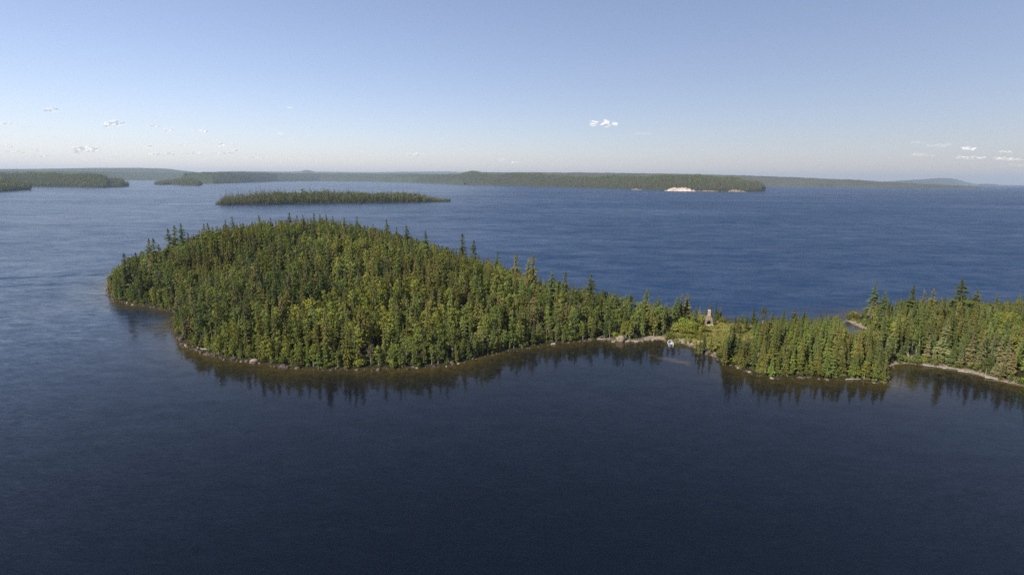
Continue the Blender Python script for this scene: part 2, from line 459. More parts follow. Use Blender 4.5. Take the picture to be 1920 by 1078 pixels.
def far_land(name, shore, top, depth, mat, cols=300, rows=26, canopy=0.0, bump=0.0, bscale=40, crest=0.55, seed=0, taper=0.03):
    """a real ridge: from the waterline up to a crest and down behind it"""
    x0, x1 = shore[0][0], shore[-1][0]
    px = np.linspace(x0, x1, cols)
    sy = np.interp(px, *zip(*shore)); ty = np.interp(px, *zip(*top))
    s = np.linspace(0, 2, rows)
    X = np.zeros((rows, cols)); Y = X.copy(); Z = X.copy()
    for i in range(cols):
        g = ground(px[i], sy[i])
        ta = min(1.0, min(i, cols - 1 - i) / (cols * taper)); dep = depth * (0.12 + 0.88 * math.sqrt(ta))
        yc = g.y + dep * crest
        tp = at_depth(px[i], ty[i], yc)
        edge = min(1.0, min(i, cols - 1 - i) / (cols * 0.02) + 0.02)
        zc = max(0.5, (tp.z - canopy))
        r = tp.x / tp.y
        f = np.where(s <= 1, (1 - (1 - np.minimum(s, 1)) ** 1.7), 1 - (s - 1) ** 1.6 * 1.02)
        Y[:, i] = np.where(s <= 1, g.y + s * dep * crest, yc + (s - 1) * dep * (1 - crest))
        xs = np.where(s <= 1, g.x / g.y * (1 - s) + r * s, r)
        X[:, i] = xs * Y[:, i]
        Z[:, i] = zc * f * (0.25 + 0.75 * edge) + (0.6 if canopy else 0)
    Z = Z + bump * fbm(X, Y, bscale, seed, 4) * np.clip(s * 3, 0, 1)[:, None] * np.clip(Z / 20, 0, 1)
    Z[0] = -2.0; Z[-1] = -2.0
    Z[1:-1] = np.maximum(Z[1:-1], 0.4)
    m = grid_mesh(name, X, Y, Z, mat)
    link(name, m, kind='structure')
    return X, Y, Z

def far_points(XYZ, n, seed, rmax=0.72, smin=0.02, pxlim=None):
    """n random points over the front side of a ridge grid"""
    X, Y, Z = XYZ
    rg = np.random.default_rng(seed)
    rows, cols = X.shape
    # weight columns by their real width
    w = np.abs(np.diff(X[rows // 3])) + 1e-6
    c = rg.choice(cols - 1, size=n, p=w / w.sum()) + rg.random(n)
    r = (smin + rg.random(n) ** 0.9 * (rmax - smin)) * (rows - 1)
    i, j = r.astype(int), np.minimum(c.astype(int), cols - 2); u, v = r - i, c - j
    def g(A): return (A[i, j] * (1 - u) + A[i + 1, j] * u) * (1 - v) + (A[i, j + 1] * (1 - u) + A[i + 1, j + 1] * u) * v
    P = np.stack([g(X), g(Y), g(Z)], 1)
    return P[P[:, 2] > 0.2]

lands = {}
far_land('far_hills', [(-600,334),(-80,336),(400,337)], [(-600,313),(-80,316.5),(0,317),(60,316.8),(160,315.2),(260,315),(320,317),(345,320.5),(372,323.5),(400,325)], 2500, M_FARFOREST, 200, 20, 0, 6, 300, seed=2)
far_land('far_hills', [(360,336),(960,339)], [(360,324),(400,322.5),(440,321),(470,321.5),(540,322.3),(564,321.5),(572,318.8),(580,319.5),(590,322),(640,322.8),(700,323.3),(760,322.3),(830,321.8),(880,323),(960,324)], 2500, M_FARFOREST, 300, 16, 0, 4, 300, seed=3)
far_land('far_mountain', [(1620,347.5),(1850,347)], [(1620,344),(1645,341.5),(1680,339.5),(1700,338.2),(1740,335.6),(1760,334),(1780,334.3),(1797,337),(1812,342),(1830,345),(1850,346.5)], 2200, M_FARFOREST, 160, 24, 0, 5, 260, seed=5)
far_land('far_shore', [(1835,348.5),(1880,348.6)], [(1835,345.5),(1850,344.8),(1865,345.5),(1880,348)], 900, M_FARFOREST, 60, 12, 0, 2, 100, seed=6)
far_land('far_shore', [(880,346),(1435,349.8),(1600,352),(1700,353.2),(1780,353.6),(1852,352.6)], [(880,323.5),(1000,323.5),(1100,324),(1200,325.2),(1300,327),(1400,329.6),(1500,333),(1550,335.4),(1575,336.8),(1595,336.8),(1640,340),(1700,343.5),(1760,346.5),(1800,348.2),(1852,350.5)], 1800, M_RIDGE, 700, 26, 0, 5, 60, seed=7)
far_land('far_shore', [(-600,338),(-80,341),(100,340),(235,338.6),(330,338.6),(400,339)], [(-600,317),(-80,321),(0,321.5),(100,321),(200,321.8),(260,323),(330,324),(400,328)], 1800, M_FARFOREST, 420, 24, 0, 6, 50, seed=8)
lands['west'] = far_land('mainland_shore', [(335,344),(400,345),(450,343.5),(520,340.6),(600,340),(700,341),(780,343),(870,346.5)],
   [(335,326),(345,323.5),(380,322),(450,322.4),(520,324.6),(600,325.2),(700,326),(780,326.2),(870,327)], 1500, M_FARFOREST, 520, 26, 4, 12, 60, seed=9, taper=.12)
lands['cape'] = far_land('mainland_shore', [(780,343),(860,346),(930,348),(1000,350),(1100,352.5),(1180,355),(1250,357.6),(1330,359.4),(1400,360),(1427,359.6),(1434,358)],
   [(780,329),(830,328.5),(860,327),(872,323.5),(885,321.8),(898,323.4),(915,327.5),(935,328.5),(960,326.5),(985,325.6),(1000,327),(1015,326.5),(1030,329.5),(1080,333),(1130,331.5),(1200,332),(1250,330.5),(1300,331),(1350,335),(1400,339),(1425,343),(1434,349)], 620, M_FARGROUND, 560, 30, 9, 10, 80, seed=10, taper=.06)
lands['leftpen'] = far_land('mainland_shore', [(-500,350),(-80,353),(30,350.5),(60,350.6),(120,351),(170,352),(200,352),(225,351),(240,350)],
   [(-500,322),(-80,325),(30,327),(100,328),(150,329),(185,331.5),(215,336),(230,339),(240,345)], 700, M_FARGROUND, 300, 24, 9, 8, 80, seed=11, taper=.12)
lands['leftpoint'] = far_land('mainland_shore', [(-500,366),(-120,364),(-60,362),(0,360),(25,358.5),(45,357),(57,356)],
   [(-500,330),(-120,330),(-60,332),(0,337),(20,341),(45,348),(57,354)], 500, M_FARGROUND, 200, 20, 10, 2, 60, seed=12, taper=.15)
lands['point'] = far_land('mainland_shore', [(290,346.5),(305,347.2),(320,346.2),(345,348),(372,348.6),(379,347)],
   [(290,343),(300,341),(330,338),(350,337),(368,338),(379,344)], 350, M_FARGROUND, 160, 18, 8, 2, 60, seed=13, taper=.25)
lands['island'] = far_land('far_island', [(404,384),(420,384.6),(500,383.6),(560,382.2),(640,381),(720,380),(800,379.3),(845,378.4)],
   [(404,383),(420,374),(440,369),(480,364),(520,361),(600,361),(700,362.5),(760,364),(800,368),(830,374),(845,378.2)], 110, M_FARGROUND, 260, 16, 10.5, 0.8, 30, seed=14, taper=.16)

# ------------------------------------------------------------------ tree kit
def conifer(seed, h, r0, levels, nb, narrow=0.9, ragged=0.25, start=0.06, top_club=False):
    rg = random.Random(seed)
    V, Fc, MI = [], [], []
    # trunk: tapered, slightly bent
    bend = (rg.uniform(-.02, .02) * h, rg.uniform(-.02, .02) * h)
    def axis(z): t = z / h; return bend[0] * t * t, bend[1] * t * t
    segs, sides = 5, 5
    for s in range(segs + 1):
        z = h * s / segs; cx, cy = axis(z); r = 0.018 * h * (1 - s / segs * 0.93)
        for k in range(sides):
            a = 2 * math.pi * k / sides; V.append((cx + r * math.cos(a), cy + r * math.sin(a), z - (0.4 if s == 0 else 0)))
    for s in range(segs):
        for k in range(sides):
            a, b = s * sides + k, s * sides + (k + 1) % sides
            Fc.append((a, b, b + sides, a + sides)); MI.append(1)
    ntr = len(Fc); vtr = len(V)
    for L in range(levels):
        t = start + (0.985 - start) * (L / (levels - 1)) ** 0.92
        z = t * h
        R = r0 * (1 - t) ** narrow * (1.0 + rg.uniform(-ragged, ragged)) + 0.012 * h * (0.4 + 0.6 * rg.random())
        if t < start + 0.12: R *= 0.75
        if top_club and 0.8 < t < 0.95: R *= 1.5
        n = max(4, int(nb * (0.55 + 0.45 * (1 - t))))
        off = rg.random() * 6.28
        for b in range(n):
            if rg.random() < 0.10 * ragged * 4: continue
            a = off + 2 * math.pi * (b + rg.uniform(-.3, .3)) / n
            rr_ = R * rg.uniform(0.72, 1.15)
            zz = z + rg.uniform(-.5, .5) * h / levels
            cx, cy = axis(zz)
            droop = rr_ * rg.uniform(0.15, 0.45) * (1 - t * 0.8)
            lift = rr_ * 0.12
            w = max(0.10 * h * 0.3, rr_ * rg.uniform(0.38, 0.6))
            ca, sa = math.cos(a), math.sin(a)
            def P(f, side, dz):
                return (cx + ca * rr_ * f - sa * w * side, cy + sa * rr_ * f + ca * w * side, zz + dz)
            i = len(V)
            th = 0.22 * w
            V += [P(0.05, 0, lift), P(0.55, 0, lift - droop * .35), P(1.0, 0, -droop), P(0.60, .5, -droop * .55 - th), P(0.60, -.5, -droop * .55 - th),
                  P(0.9, .28, -droop * 1.1 - th * .6), P(0.9, -.28, -droop * 1.1 - th * .6), P(0.15, .12, -th), P(0.15, -.12, -th)]
            Fc += [(i, i + 7, i + 3, i + 1), (i, i + 1, i + 4, i + 8), (i + 1, i + 3, i + 5, i + 2), (i + 1, i + 2, i + 6, i + 4)]
            MI += [0] * 4
    # leader tip
    i = len(V); cx, cy = axis(h); r = 0.02 * h
    V += [(cx, cy, h * 1.03)] + [(cx + r * math.cos(k * 2.09), cy + r * math.sin(k * 2.09), h * .93) for k in range(3)]
    Fc += [(i, i + 1, i + 2), (i, i + 2, i + 3), (i, i + 3, i + 1)]; MI += [0] * 3
    return V, Fc, MI, vtr, ntr

def tube(V, Fc, MI, pts, rad, mi, sides=5):
    base = len(V)
    for (p, r) in zip(pts, rad):
        for k in range(sides):
            a = 2 * math.pi * k / sides; V.append((p[0] + r * math.cos(a), p[1] + r * math.sin(a), p[2]))
    for s in range(len(pts) - 1):
        for k in range(sides):
            a, b = base + s * sides + k, base + s * sides + (k + 1) % sides
            Fc.append((a, b, b + sides, a + sides)); MI.append(mi)

def leaf_quads(V, Fc, MI, centres, n, size, rg, squash=0.8, mi=0, jitter=0.55):
    wts = [c[3] ** 2 for c in centres]
    for _ in range(n):
        cx, cy, cz, r = rg.choices(centres, wts)[0]
        u = rg.uniform(-1, 1); a = rg.random() * 6.283; s = math.sqrt(1 - u * u)
        nx, ny, nz = s * math.cos(a), s * math.sin(a), u
        if nz < -0.3 and rg.random() < 0.6: nz = -nz
        q = r * rg.uniform(0.62, 1.08)
        p = Vector((cx + nx * q, cy + ny * q, cz + nz * q * squash))
        nrm = Vector((nx + rg.gauss(0, jitter), ny + rg.gauss(0, jitter), nz + 0.25 + rg.gauss(0, jitter))).normalized()
        t1 = nrm.orthogonal().normalized(); t2 = nrm.cross(t1)
        th = rg.random() * 6.28; e1 = t1 * math.cos(th) + t2 * math.sin(th); e2 = nrm.cross(e1)
        sz = size * rg.uniform(0.6, 1.25)
        i = len(V)
        V += [tuple(p - e1 * sz * .5), tuple(p + e2 * sz * .42 + nrm * sz * .1), tuple(p + e1 * sz * .55), tuple(p - e2 * sz * .42 + nrm * sz * .08)]
        Fc.append((i, i + 1, i + 2, i + 3)); MI.append(mi)

def broadleaf(seed, h, rad, crown0, nl, n, size=0.42):
    rg = random.Random(seed)
    V, Fc, MI = [], [], []
    bx, by = rg.uniform(-.07, .07) * h, rg.uniform(-.07, .07) * h
    ax = lambda t: (bx * t * t, by * t * t, h * t)
    tube(V, Fc, MI, [(0, 0, -0.4)] + [ax(t) for t in (.25, .5, .75, .92)], [h * .016, h * .013, h * .010, h * .007, h * .003], 1)
    centres = []
    for k in range(nl):
        t = crown0 + (0.97 - crown0) * (k + rg.random()) / nl
        prof = math.sin(math.pi * min(1, max(0.10, (t - crown0) / (1.02 - crown0))) ** 0.75) ** 0.6
        a = k * 2.4 + rg.uniform(-.5, .5); rr_ = rad * prof * rg.uniform(0.25, 0.75)
        c = ax(t)
        cr = rad * rg.uniform(0.36, 0.6) * (0.6 + 0.4 * prof)
        q = (c[0] + rr_ * math.cos(a), c[1] + rr_ * math.sin(a), min(c[2], h - cr * .8), cr)
        centres.append(q)
        tb = max(0.15, t - 0.12); b = ax(tb)
        tube(V, Fc, MI, [b, ((b[0] + q[0]) / 2, (b[1] + q[1]) / 2, b[2] * .45 + q[2] * .55), q[:3]], [h * .006, h * .004, h * .002], 1, 3)
    ntr, vtr = len(Fc), len(V)
    leaf_quads(V, Fc, MI, centres, n, size, rg)
    return V, Fc, MI, vtr, ntr

def snag(seed, h, nbr):
    rg = random.Random(seed)
    V, Fc, MI = [], [], []
    lean = (rg.uniform(-.12, .12) * h, rg.uniform(-.12, .12) * h)
    ax = lambda t: (lean[0] * t, lean[1] * t, h * t)
    tube(V, Fc, MI, [(0, 0, -.3)] + [ax(t) for t in (.3, .6, .85, 1.0)], [h * .02, h * .017, h * .012, h * .007, h * .003], 0)
    for k in range(nbr):
        t = rg.uniform(.3, .95); c = ax(t); a = rg.random() * 6.28; L = h * rg.uniform(.06, .2) * (1.1 - t * .6)
        tube(V, Fc, MI, [c, (c[0] + L * .6 * math.cos(a), c[1] + L * .6 * math.sin(a), c[2] + L * .1), (c[0] + L * math.cos(a), c[1] + L * math.sin(a), c[2] + L * rg.uniform(-.1, .45))], [h * .006, h * .004, h * .0015], 0, 3)
    return V, Fc, MI

def bush(seed, h, rad, nl, n, size=0.34):
    rg = random.Random(seed)
    V, Fc, MI = [], [], []
    centres = []
    for k in range(nl):
        a = k * 2.4 + rg.random(); rr_ = rad * rg.uniform(0, .65); cr = rad * rg.uniform(.35, .55)
        q = (rr_ * math.cos(a), rr_ * math.sin(a), max(cr * .5, h * rg.uniform(.35, .85) - cr * .3), cr); centres.append(q)
        tube(V, Fc, MI, [(q[0] * .2, q[1] * .2, -.1), (q[0] * .6, q[1] * .6, q[2] * .6), q[:3]], [.05, .035, .015], 1, 3)
    vtr, ntr = len(V), len(Fc)
    leaf_quads(V, Fc, MI, centres, n, size, rg, 0.9)
    return V, Fc, MI, vtr, ntr

class Kit:
    """a plant shape as one whole mesh, and as trunk + crown meshes"""
    def __init__(s, name, data, h, leaf, bark):
        V, Fc, MI, vtr, ntr = data
        s.h = h
        s.whole = mesh_from(name, V, Fc, (leaf, bark), MI)
        s.trunk = mesh_from(name + '_trunk', V[:vtr], Fc[:ntr], (bark,))
        s.crown = mesh_from(name + '_crown', V[vtr:], [tuple(i - vtr for i in f) for f in Fc[ntr:]], (leaf,))
        s.src = bpy.data.objects.new(name, s.whole)     # only a source for the joined forest masses
FIR = [Kit('fir_tree', conifer(100 + k, 10, r, lv, nb, nr, rag, .05), 10, M_CON, M_BARK) for k, (r, lv, nb, nr, rag) in enumerate([(1.75, 24, 10, .85, .3), (1.45, 25, 9, .75, .38), (2.1, 22, 11, .9, .3), (1.6, 23, 10, .85, .42)])]
SPR = [Kit('spruce_tree', conifer(200 + k, 10, r, lv, nb, nr, rag, .10, cl), 10, M_CON, M_BARK) for k, (r, lv, nb, nr, rag, cl) in enumerate([(1.25, 26, 9, .65, .35, False), (1.1, 28, 8, .55, .4, True), (1.5, 25, 9, .7, .35, False), (1.35, 26, 9, .6, .45, True), (1.65, 24, 10, .8, .35, False)])]
BIR = [Kit('birch_tree', broadleaf(300 + k, 10, r, c0, nl, n), 10, M_BRO, M_BIRCH) for k, (r, c0, nl, n) in enumerate([(1.6, .20, 12, 700), (1.9, .26, 13, 760), (1.35, .15, 13, 620), (2.1, .32, 12, 780), (1.5, .22, 12, 640)])]
BSH = [Kit('shrub', bush(400 + k, 2.4, r, nl, n), 2.4, M_BRO, M_BARK) for k, (r, nl, n) in enumerate([(1.5, 6, 260), (1.1, 5, 200), (1.9, 8, 330)])]
SNG = [mesh_from('dead_tree', *snag(500 + k, 9, nb)[:2], (M_DEAD,)) for k, nb in enumerate((9, 14, 6))]
FARC = []
for k, (r, lv) in enumerate([(1.5, 8), (1.1, 9), (1.9, 7)]):
    V, Fc, MI, a, b = conifer(600 + k, 10, r, lv, 6, .8, .25, .08)
    FARC.append(bpy.data.objects.new('far_conifer', mesh_from('far_conifer', V, Fc, (M_CON, M_BARK), MI)))
for k in range(3):
    V, Fc, MI, a, b = broadleaf(700 + k, 10, 2.6, .2, 7, 110, 1.15)
    FARC.append(bpy.data.objects.new('far_broadleaf', mesh_from('far_broadleaf', V, Fc, (M_BRO, M_BIRCH), MI)))

TINTS = {  # real leaf colours of single trees
 'dark green': (0.032, 0.046, 0.017), 'deep olive': (0.050, 0.056, 0.018), 'brownish': (0.062, 0.057, 0.027), 'mid green': (0.050, 0.070, 0.020),
 'grey-green': (0.062, 0.068, 0.036), 'bright green': (0.092, 0.112, 0.022), 'yellow-green': (0.110, 0.130, 0.030), 'leafy green': (0.068, 0.092, 0.024)}
TINTS = {k: (v[0] * 2.10, v[1] * 1.84, v[2] * 1.6) for k, v in TINTS.items()}

def scatter(name, pts, rot, scl, var, tint, sources, label=None):
    """a mass of plants nobody would count: points that carry whole plants"""
    me = bpy.data.meshes.new(name)
    me.vertices.add(len(pts)); me.vertices.foreach_set('co', np.asarray(pts, dtype=np.float32).ravel())
    add_attr(me, 'rot', np.asarray(rot)); add_attr(me, 'scl', np.asarray(scl)); add_attr(me, 'tint', np.asarray(tint))
    a = me.attributes.new('var', 'INT', 'POINT'); a.data.foreach_set('value', np.asarray(var, dtype=np.int32))
    o = link(name, me, kind='stuff', label=label)
    ng = bpy.data.node_groups.new(name, 'GeometryNodeTree')
    ng.interface.new_socket('Geometry', in_out='INPUT', socket_type='NodeSocketGeometry')
    ng.interface.new_socket('Geometry', in_out='OUTPUT', socket_type='NodeSocketGeometry')
    N, L = ng.nodes, ng.links
    gi, go, jn = N.new('NodeGroupInput'), N.new('NodeGroupOutput'), N.new('GeometryNodeJoinGeometry')
    def named(nm, ty):
        q = N.new('GeometryNodeInputNamedAttribute'); q.data_type = ty; q.inputs['Name'].default_value = nm
        return next(s for s in q.outputs if s.enabled and s.name == 'Attribute')
    r, s, v = named('rot', 'FLOAT_VECTOR'), named('scl', 'FLOAT_VECTOR'), named('var', 'INT')
    for k, src in enumerate(sources):
        cmpn = N.new('FunctionNodeCompare'); cmpn.data_type = 'INT'; cmpn.operation = 'EQUAL'
        L.new(v, cmpn.inputs[2]); cmpn.inputs[3].default_value = k
        oi = N.new('GeometryNodeObjectInfo'); oi.inputs['Object'].default_value = src; oi.inputs['As Instance'].default_value = True
        ip = N.new('GeometryNodeInstanceOnPoints')
        L.new(gi.outputs[0], ip.inputs['Points']); L.new(cmpn.outputs[0], ip.inputs['Selection']); L.new(oi.outputs['Geometry'], ip.inputs['Instance'])
        L.new(r, ip.inputs['Rotation']); L.new(s, ip.inputs['Scale'])
        L.new(ip.outputs[0], jn.inputs[0])
    L.new(jn.outputs[0], go.inputs[0])
    md = o.modifiers.new('scatter', 'NODES'); md.node_group = ng
    return o

# ------------------------------------------------------------------ plan the near forest
trees = []   # dict: sp, x, y, z, h, w, var, rot, tint
def add_tree(sp, x, y, h, w=None, tint=None, var=None, forced=False, lean=0.0):
    z, D = GZat(x, y)
    trees.append(dict(sp=sp, x=float(x), y=float(y), z=float(z[0]), D=float(D[0]), h=h, w=w if w else h * rnd.uniform(.85, 1.15),
                      var=var if var is not None else rnd.randrange(100), rot=rnd.uniform(0, 6.28), tint=tint, forced=forced, lean=lean))

def pick_tint(sp, x, y):
    n = float(fbm(x, y, 30, 31, 2)) + rnd.uniform(-.35, .35)
    if sp == 'birch':
        return 'bright green' if n > 0.35 else 'yellow-green' if rnd.random() < .05 else 'leafy green' if n > -.15 else 'grey-green' if rnd.random() < .25 else 'mid green'
    if sp == 'fir':
        return 'mid green' if n > .42 else 'deep olive' if n > .0 else 'dark green' if n > -.45 else 'brownish' if rnd.random() < .35 else 'grey-green'
    return 'deep olive' if n > .1 else 'dark green' if rnd.random() < .55 else 'brownish' if rnd.random() < .3 else 'mid green'

# emergent trees against the skyline: (pixel of the tip, world depth)
TIPS = [(231,474,232),(238,482,240),(272,430,255),(286,446,252),(314,422,262),(325,418,266),(337,418,262),(380,419,270),(392,417,272),(436,405,278),(420,412,276),
 (485,402,280),(507,408,280),(540,398,283),(556,403,280),(570,402,282),(588,399,284),(600,401,280),(612,402,278),(625,404,280),(645,406,276),(668,405,272),(700,419,268),
 (726,411,266),(742,425,264),(765,421,262),(797,431,256),(867,437,248),(885,449,244),(930,471,238),(969,474,232),(990,483,226),(1000,474,222),(1036,506,218),(1058,508,214),
 (1108,514,204),(1128,540,202),(1152,543,200),(1180,549,196),(1212,539,196),(1237,552,194),(1270,555,194),(1279,551,196),(1290,549,198),(1266,560,190),
 (1305,573,186),(1346,584,197),(1387,590,178),(1402,590,184),(1420,592,178),(1448,586,172),(1510,577,180),(1492,590,172),
 (1643,529,206),(1661,544,200),(1713,533,205),(1735,545,202),(1751,540,200),(1809,522,196),(1832,541,198),(1858,562,196),(1756,572,182),(1690,560,196),(1889,562,205),(1912,560,205)]
for (px, py, Y) in TIPS:
    p = at_depth(px, py, Y)
    z, D = GZat(p.x, p.y)
    h = float(p.z - z[0])
    h = min(max(h, 5.0), 19.0)
    wide = 2.1 if px in (1809, 1832, 1108) else 1.55
    add_tree('spruce', p.x, p.y, h / 1.02, h * wide, 'dark green' if rnd.random() < .6 else 'deep olive', rnd.choice((2, 4, 0)), True)
# firs standing in and around the clearing
for (px, py, tpy) in [(1306,655,626),(1313,657,612),(1320,652,608),(1333,656,618),(1362,672,600),(1372,668,590),(1358,676,628),(1384,672,606),(1281,650,636)][:8]:
    b = ground(px, py, 1.2); t = at_depth(px, tpy, b.y)
    add_tree('fir', b.x, b.y, max(3.0, t.z - 1.2), (t.z - 1.2) * 0.95, rnd.choice(['mid green', 'deep olive', 'dark green']), None, True)
for (px, py, tpy) in [(1298,604,584),(1305,603,576),(1344,600,588),(1286,606,586)]:
    b = ground(px, py, 1.2); t = at_depth(px, tpy, b.y)
    add_tree('spruce', b.x, b.y, max(2.5, t.z - 1.2), (t.z - 1.2) * 1.3, 'dark green', 2, True)

SKYLINE = tuple(zip(*[(150,520),(205,520),(230,489),(270,468),(330,441),(400,425),(500,413),(600,408),(700,425),(800,451),(900,478),(1000,511),(1100,541),(1200,558),(1240,566),(1300,574),(1345,598),(1400,602),(1450,599),(1500,596),(1545,592),(1574,592),(1582,619),(1624,619),(1631,562),(1700,553),(1800,556),(1850,572),(1990,570)]))
cx0, cx1, cy0, cy1 = POLY[:, 0].min(), min(POLY[:, 0].max(), 300), POLY[:, 1].min(), POLY[:, 1].max()
step = 2.6
for yy in np.arange(cy0, cy1, step):
    for xx in np.arange(cx0, cx1, step):
        x = xx + rnd.uniform(-.48, .48) * step; y = yy + rnd.uniform(-.48, .48) * step
        z, D = GZat(x, y); D = float(D[0])
        if D < 1.0: continue
        if in_poly(np.array([x]), np.array([y]), CLEAR)[0]: continue
        px, py = project(x, y, float(z[0])); px, py = float(px), float(py)
        if px < 120 or px > 1990: continue
        if rnd.random() < 0.08 or float(vnoise(x, y, 6, 57)) < -.74: continue
        dens = vnoise(x, y, 22, 41)
        zone_c = 0.50 if px < 980 else 0.70 if px < 1250 else 0.90
        if px > 1690 and py < 612: zone_c = 0.35
        if px > 1850 and py < 680: zone_c = 0.5
        con = rnd.random() < zone_c + 0.35 * float(dens)
        edge = D < 5
        if con:
            sp = 'fir' if rnd.random() < (0.30 if px < 980 else 0.45 if px < 1250 else 0.8) else 'spruce'
            h = rnd.triangular(5.0, 14.0, 9.0)
        else:
            sp = 'birch'; h = rnd.triangular(5.5, 10.8, 8.2)
        if edge: h *= rnd.uniform(.55, .95)
        if px > 980: h *= 0.90
        if px > 1180 and y > 188: h *= 0.72
        if 1560 < px < 1700 and y < 175 and D < 9: h *= 0.85
        # keep the view to the little inlet open
        if 1570 < px < 1625 and 594 < py < 640: 
            if D < 5: continue
            h = min(h, 4.0)
        if 1385 < px < 1600 and 600 < py < 640: h = min(h, 7.0)
        lim = float(np.interp(px, *SKYLINE))
        if (1376 < px < 1424 and 645 < py < 705): lim = 642     # the open grass stays in view
        if (1336 < px < 1356 and 645 < py < 690): lim = 646
        for _ in range(3):
            ty = float(project(x, y, float(z[0]) + h)[1])
            if ty < lim: h = max(2.6, h - (lim - ty) * y / F_PX * 1.02)
        wide = h * (rnd.uniform(.9, 1.15) if sp != 'birch' else rnd.uniform(.9, 1.3))
        add_tree(sp, x, y, h, wide, pick_tint(sp, x, y))
# shrubs: along the shore, in the clearing, under the edge of the forest
shr = []
def add_shrub(x, y, s, tint=None):
    z, D = GZat(x, y)
    if D[0] < 0.35: return
    trees.append(dict(sp='shrub', x=float(x), y=float(y), z=float(z[0]), D=float(D[0]), h=2.4 * s, w=2.4 * s * rnd.uniform(.9, 1.3), var=rnd.randrange(3),
                      rot=rnd.uniform(0, 6.28), tint=tint or rnd.choice(['bright green', 'leafy green', 'yellow-green', 'leafy green', 'mid green']), forced=False, lean=0))
CH = ground(1328, 609, 1.4)
for _ in range(420):
    px, py = rnd.uniform(1245, 1432), rnd.uniform(596, 662)
    g = ground(px, py, 1.2)
    if not in_poly(np.array([g.x]), np.array([g.y]), CLEAR)[0]: continue
    if abs(g.x - CH.x) < 3.2 and -13 < g.y - CH.y < 1.5: continue
    dense = px < 1330 and py < 634
    if not dense and rnd.random() < .86: continue
    if float(vnoise(g.x, g.y, 5, 77)) < -.35 and not dense: continue
    tall = 1.5 if (1262 < px < 1322 and 606 < py < 628) else 0.62
    add_shrub(g.x, g.y, tall * rnd.uniform(.55, 1.0), rnd.choice(['bright green', 'bright green', 'yellow-green', 'leafy green']))
for i, p in enumerate(POLY):
    q = POLY[(i + 1) % len(POLY)]
    t = (q - p); L = float(np.linalg.norm(t)); nrm = np.array([-t[1], t[0]]) / max(L, 1e-6)
    for s in np.arange(0, L, 1.2):
        for sg in (1, -1):
            o = p + t * s / L + nrm * sg * rnd.uniform(0.9, 3.8)
            px, py = project(o[0], o[1], 0.8)
            if 1130 < px < 1345 and py > 615 and rnd.random() < .8: continue
            if rnd.random() < .92: add_shrub(o[0] + rnd.uniform(-.5, .5), o[1] + rnd.uniform(-.5, .5), rnd.uniform(.35, 1.05), rnd.choice(['leafy green', 'mid green', 'mid green', 'deep olive', 'bright green']))

for i, p in enumerate(POLY):      # young trees hanging over the water's edge
    q = POLY[(i + 1) % len(POLY)]; t = q - p; L = float(np.linalg.norm(t)); nr = np.array([-t[1], t[0]]) / max(L, 1e-6)
    for s_ in np.arange(0, L, 1.7):
        for sg in (1, -1):
            o = p + t * s_ / L + nr * sg * rnd.uniform(1.0, 2.8)
            z, D = GZat(o[0], o[1])
            if D[0] < .8: continue
            px, py = project(o[0], o[1], 0.8)
            if (1120 < px < 1350 and py > 615) or (1560 < px < 1650 and py < 650): continue
            if rnd.random() > (.8 if px < 1690 else .45): continue
            sp = 'birch' if rnd.random() < (.6 if px < 1000 else .25) else 'fir'
            h = rnd.uniform(3.2, 6.8)
            add_tree(sp, o[0], o[1], h, h * rnd.uniform(1.0, 1.35), pick_tint(sp, o[0], o[1]))

# ------------------------------------------------------------------ which show largest
for t in trees:
    px, py = project(t['x'], t['y'], t['z']); tx, ty = project(t['x'], t['y'], t['z'] + t['h'])
    t['px'], t['py'], t['ty'] = float(px), float(py), float(ty)
colmin = np.full(260, 9999.0)
for t in sorted(trees, key=lambda t: t['y']):
    c = int(t['px'] / 8)
    hp = t['py'] - t['ty']
    if c < 0 or c >= 240: t['vis'] = -1; continue
    c0, c1 = max(0, c - 0), c + 1
    cur = colmin[c]
    v = min(hp, cur - t['ty'])
    t['vis'] = v if t['px'] < 1930 and t['px'] > -10 else -1
    if t['sp'] != 'shrub' or v > 0: colmin[c] = min(cur, t['ty'] + 0.25 * hp)
LIMIT = {'fir': 290, 'spruce': 290, 'birch': 290, 'shrub': 150}
KITS = {'fir': FIR, 'spruce': SPR, 'birch': BIR, 'shrub': BSH}
for sp, lim in LIMIT.items():
    mine = sorted([t for t in trees if t['sp'] == sp], key=lambda t: -(t['vis'] * t['w'] / t['h'] * 1.0 + (1000 if t['forced'] else 0)))
    for k, t in enumerate(mine): t['single'] = k < lim and t['vis'] > 2
print('trees', {sp: sum(t['sp'] == sp for t in trees) for sp in LIMIT}, 'singles', sum(t['single'] for t in trees))

ZONES = [  # x0, x1, place, group
 (0, 330, 'on the far left tip of the big island'), (330, 420, 'above the rocky bulge of the big island'), (420, 510, 'on the left part of the island slope'),
 (510, 600, 'up the slope left of the island centre'), (600, 690, 'on the middle of the island slope'), (690, 780, 'right of the middle island slope'),
 (780, 870, 'where the island front shore turns back'), (870, 960, 'on the falling right side of the big island'), (960, 1050, 'where the big island narrows'),
 (1050, 1140, 'on the neck left of the tan boulder'), (1140, 1245, 'behind the tan boulder and pebble beach'), (1245, 1325, 'in the clearing left of the stone chimney'),
 (1325, 1380, 'in the clearing right of the stone chimney'), (1380, 1450, 'at the left end of the wooded point'), (1450, 1530, 'on the left half of the wooded point'),
 (1530, 1600, 'on the right half of the wooded point'), (1600, 1680, 'near the tip of the wooded point'), (1680, 1740, 'beside the cove left of its driftwood'),
 (1740, 1800, 'above the cove beach'), (1800, 1860, 'right of the tallest spruce by the cove'), (1860, 2000, 'at the right edge of the picture')]
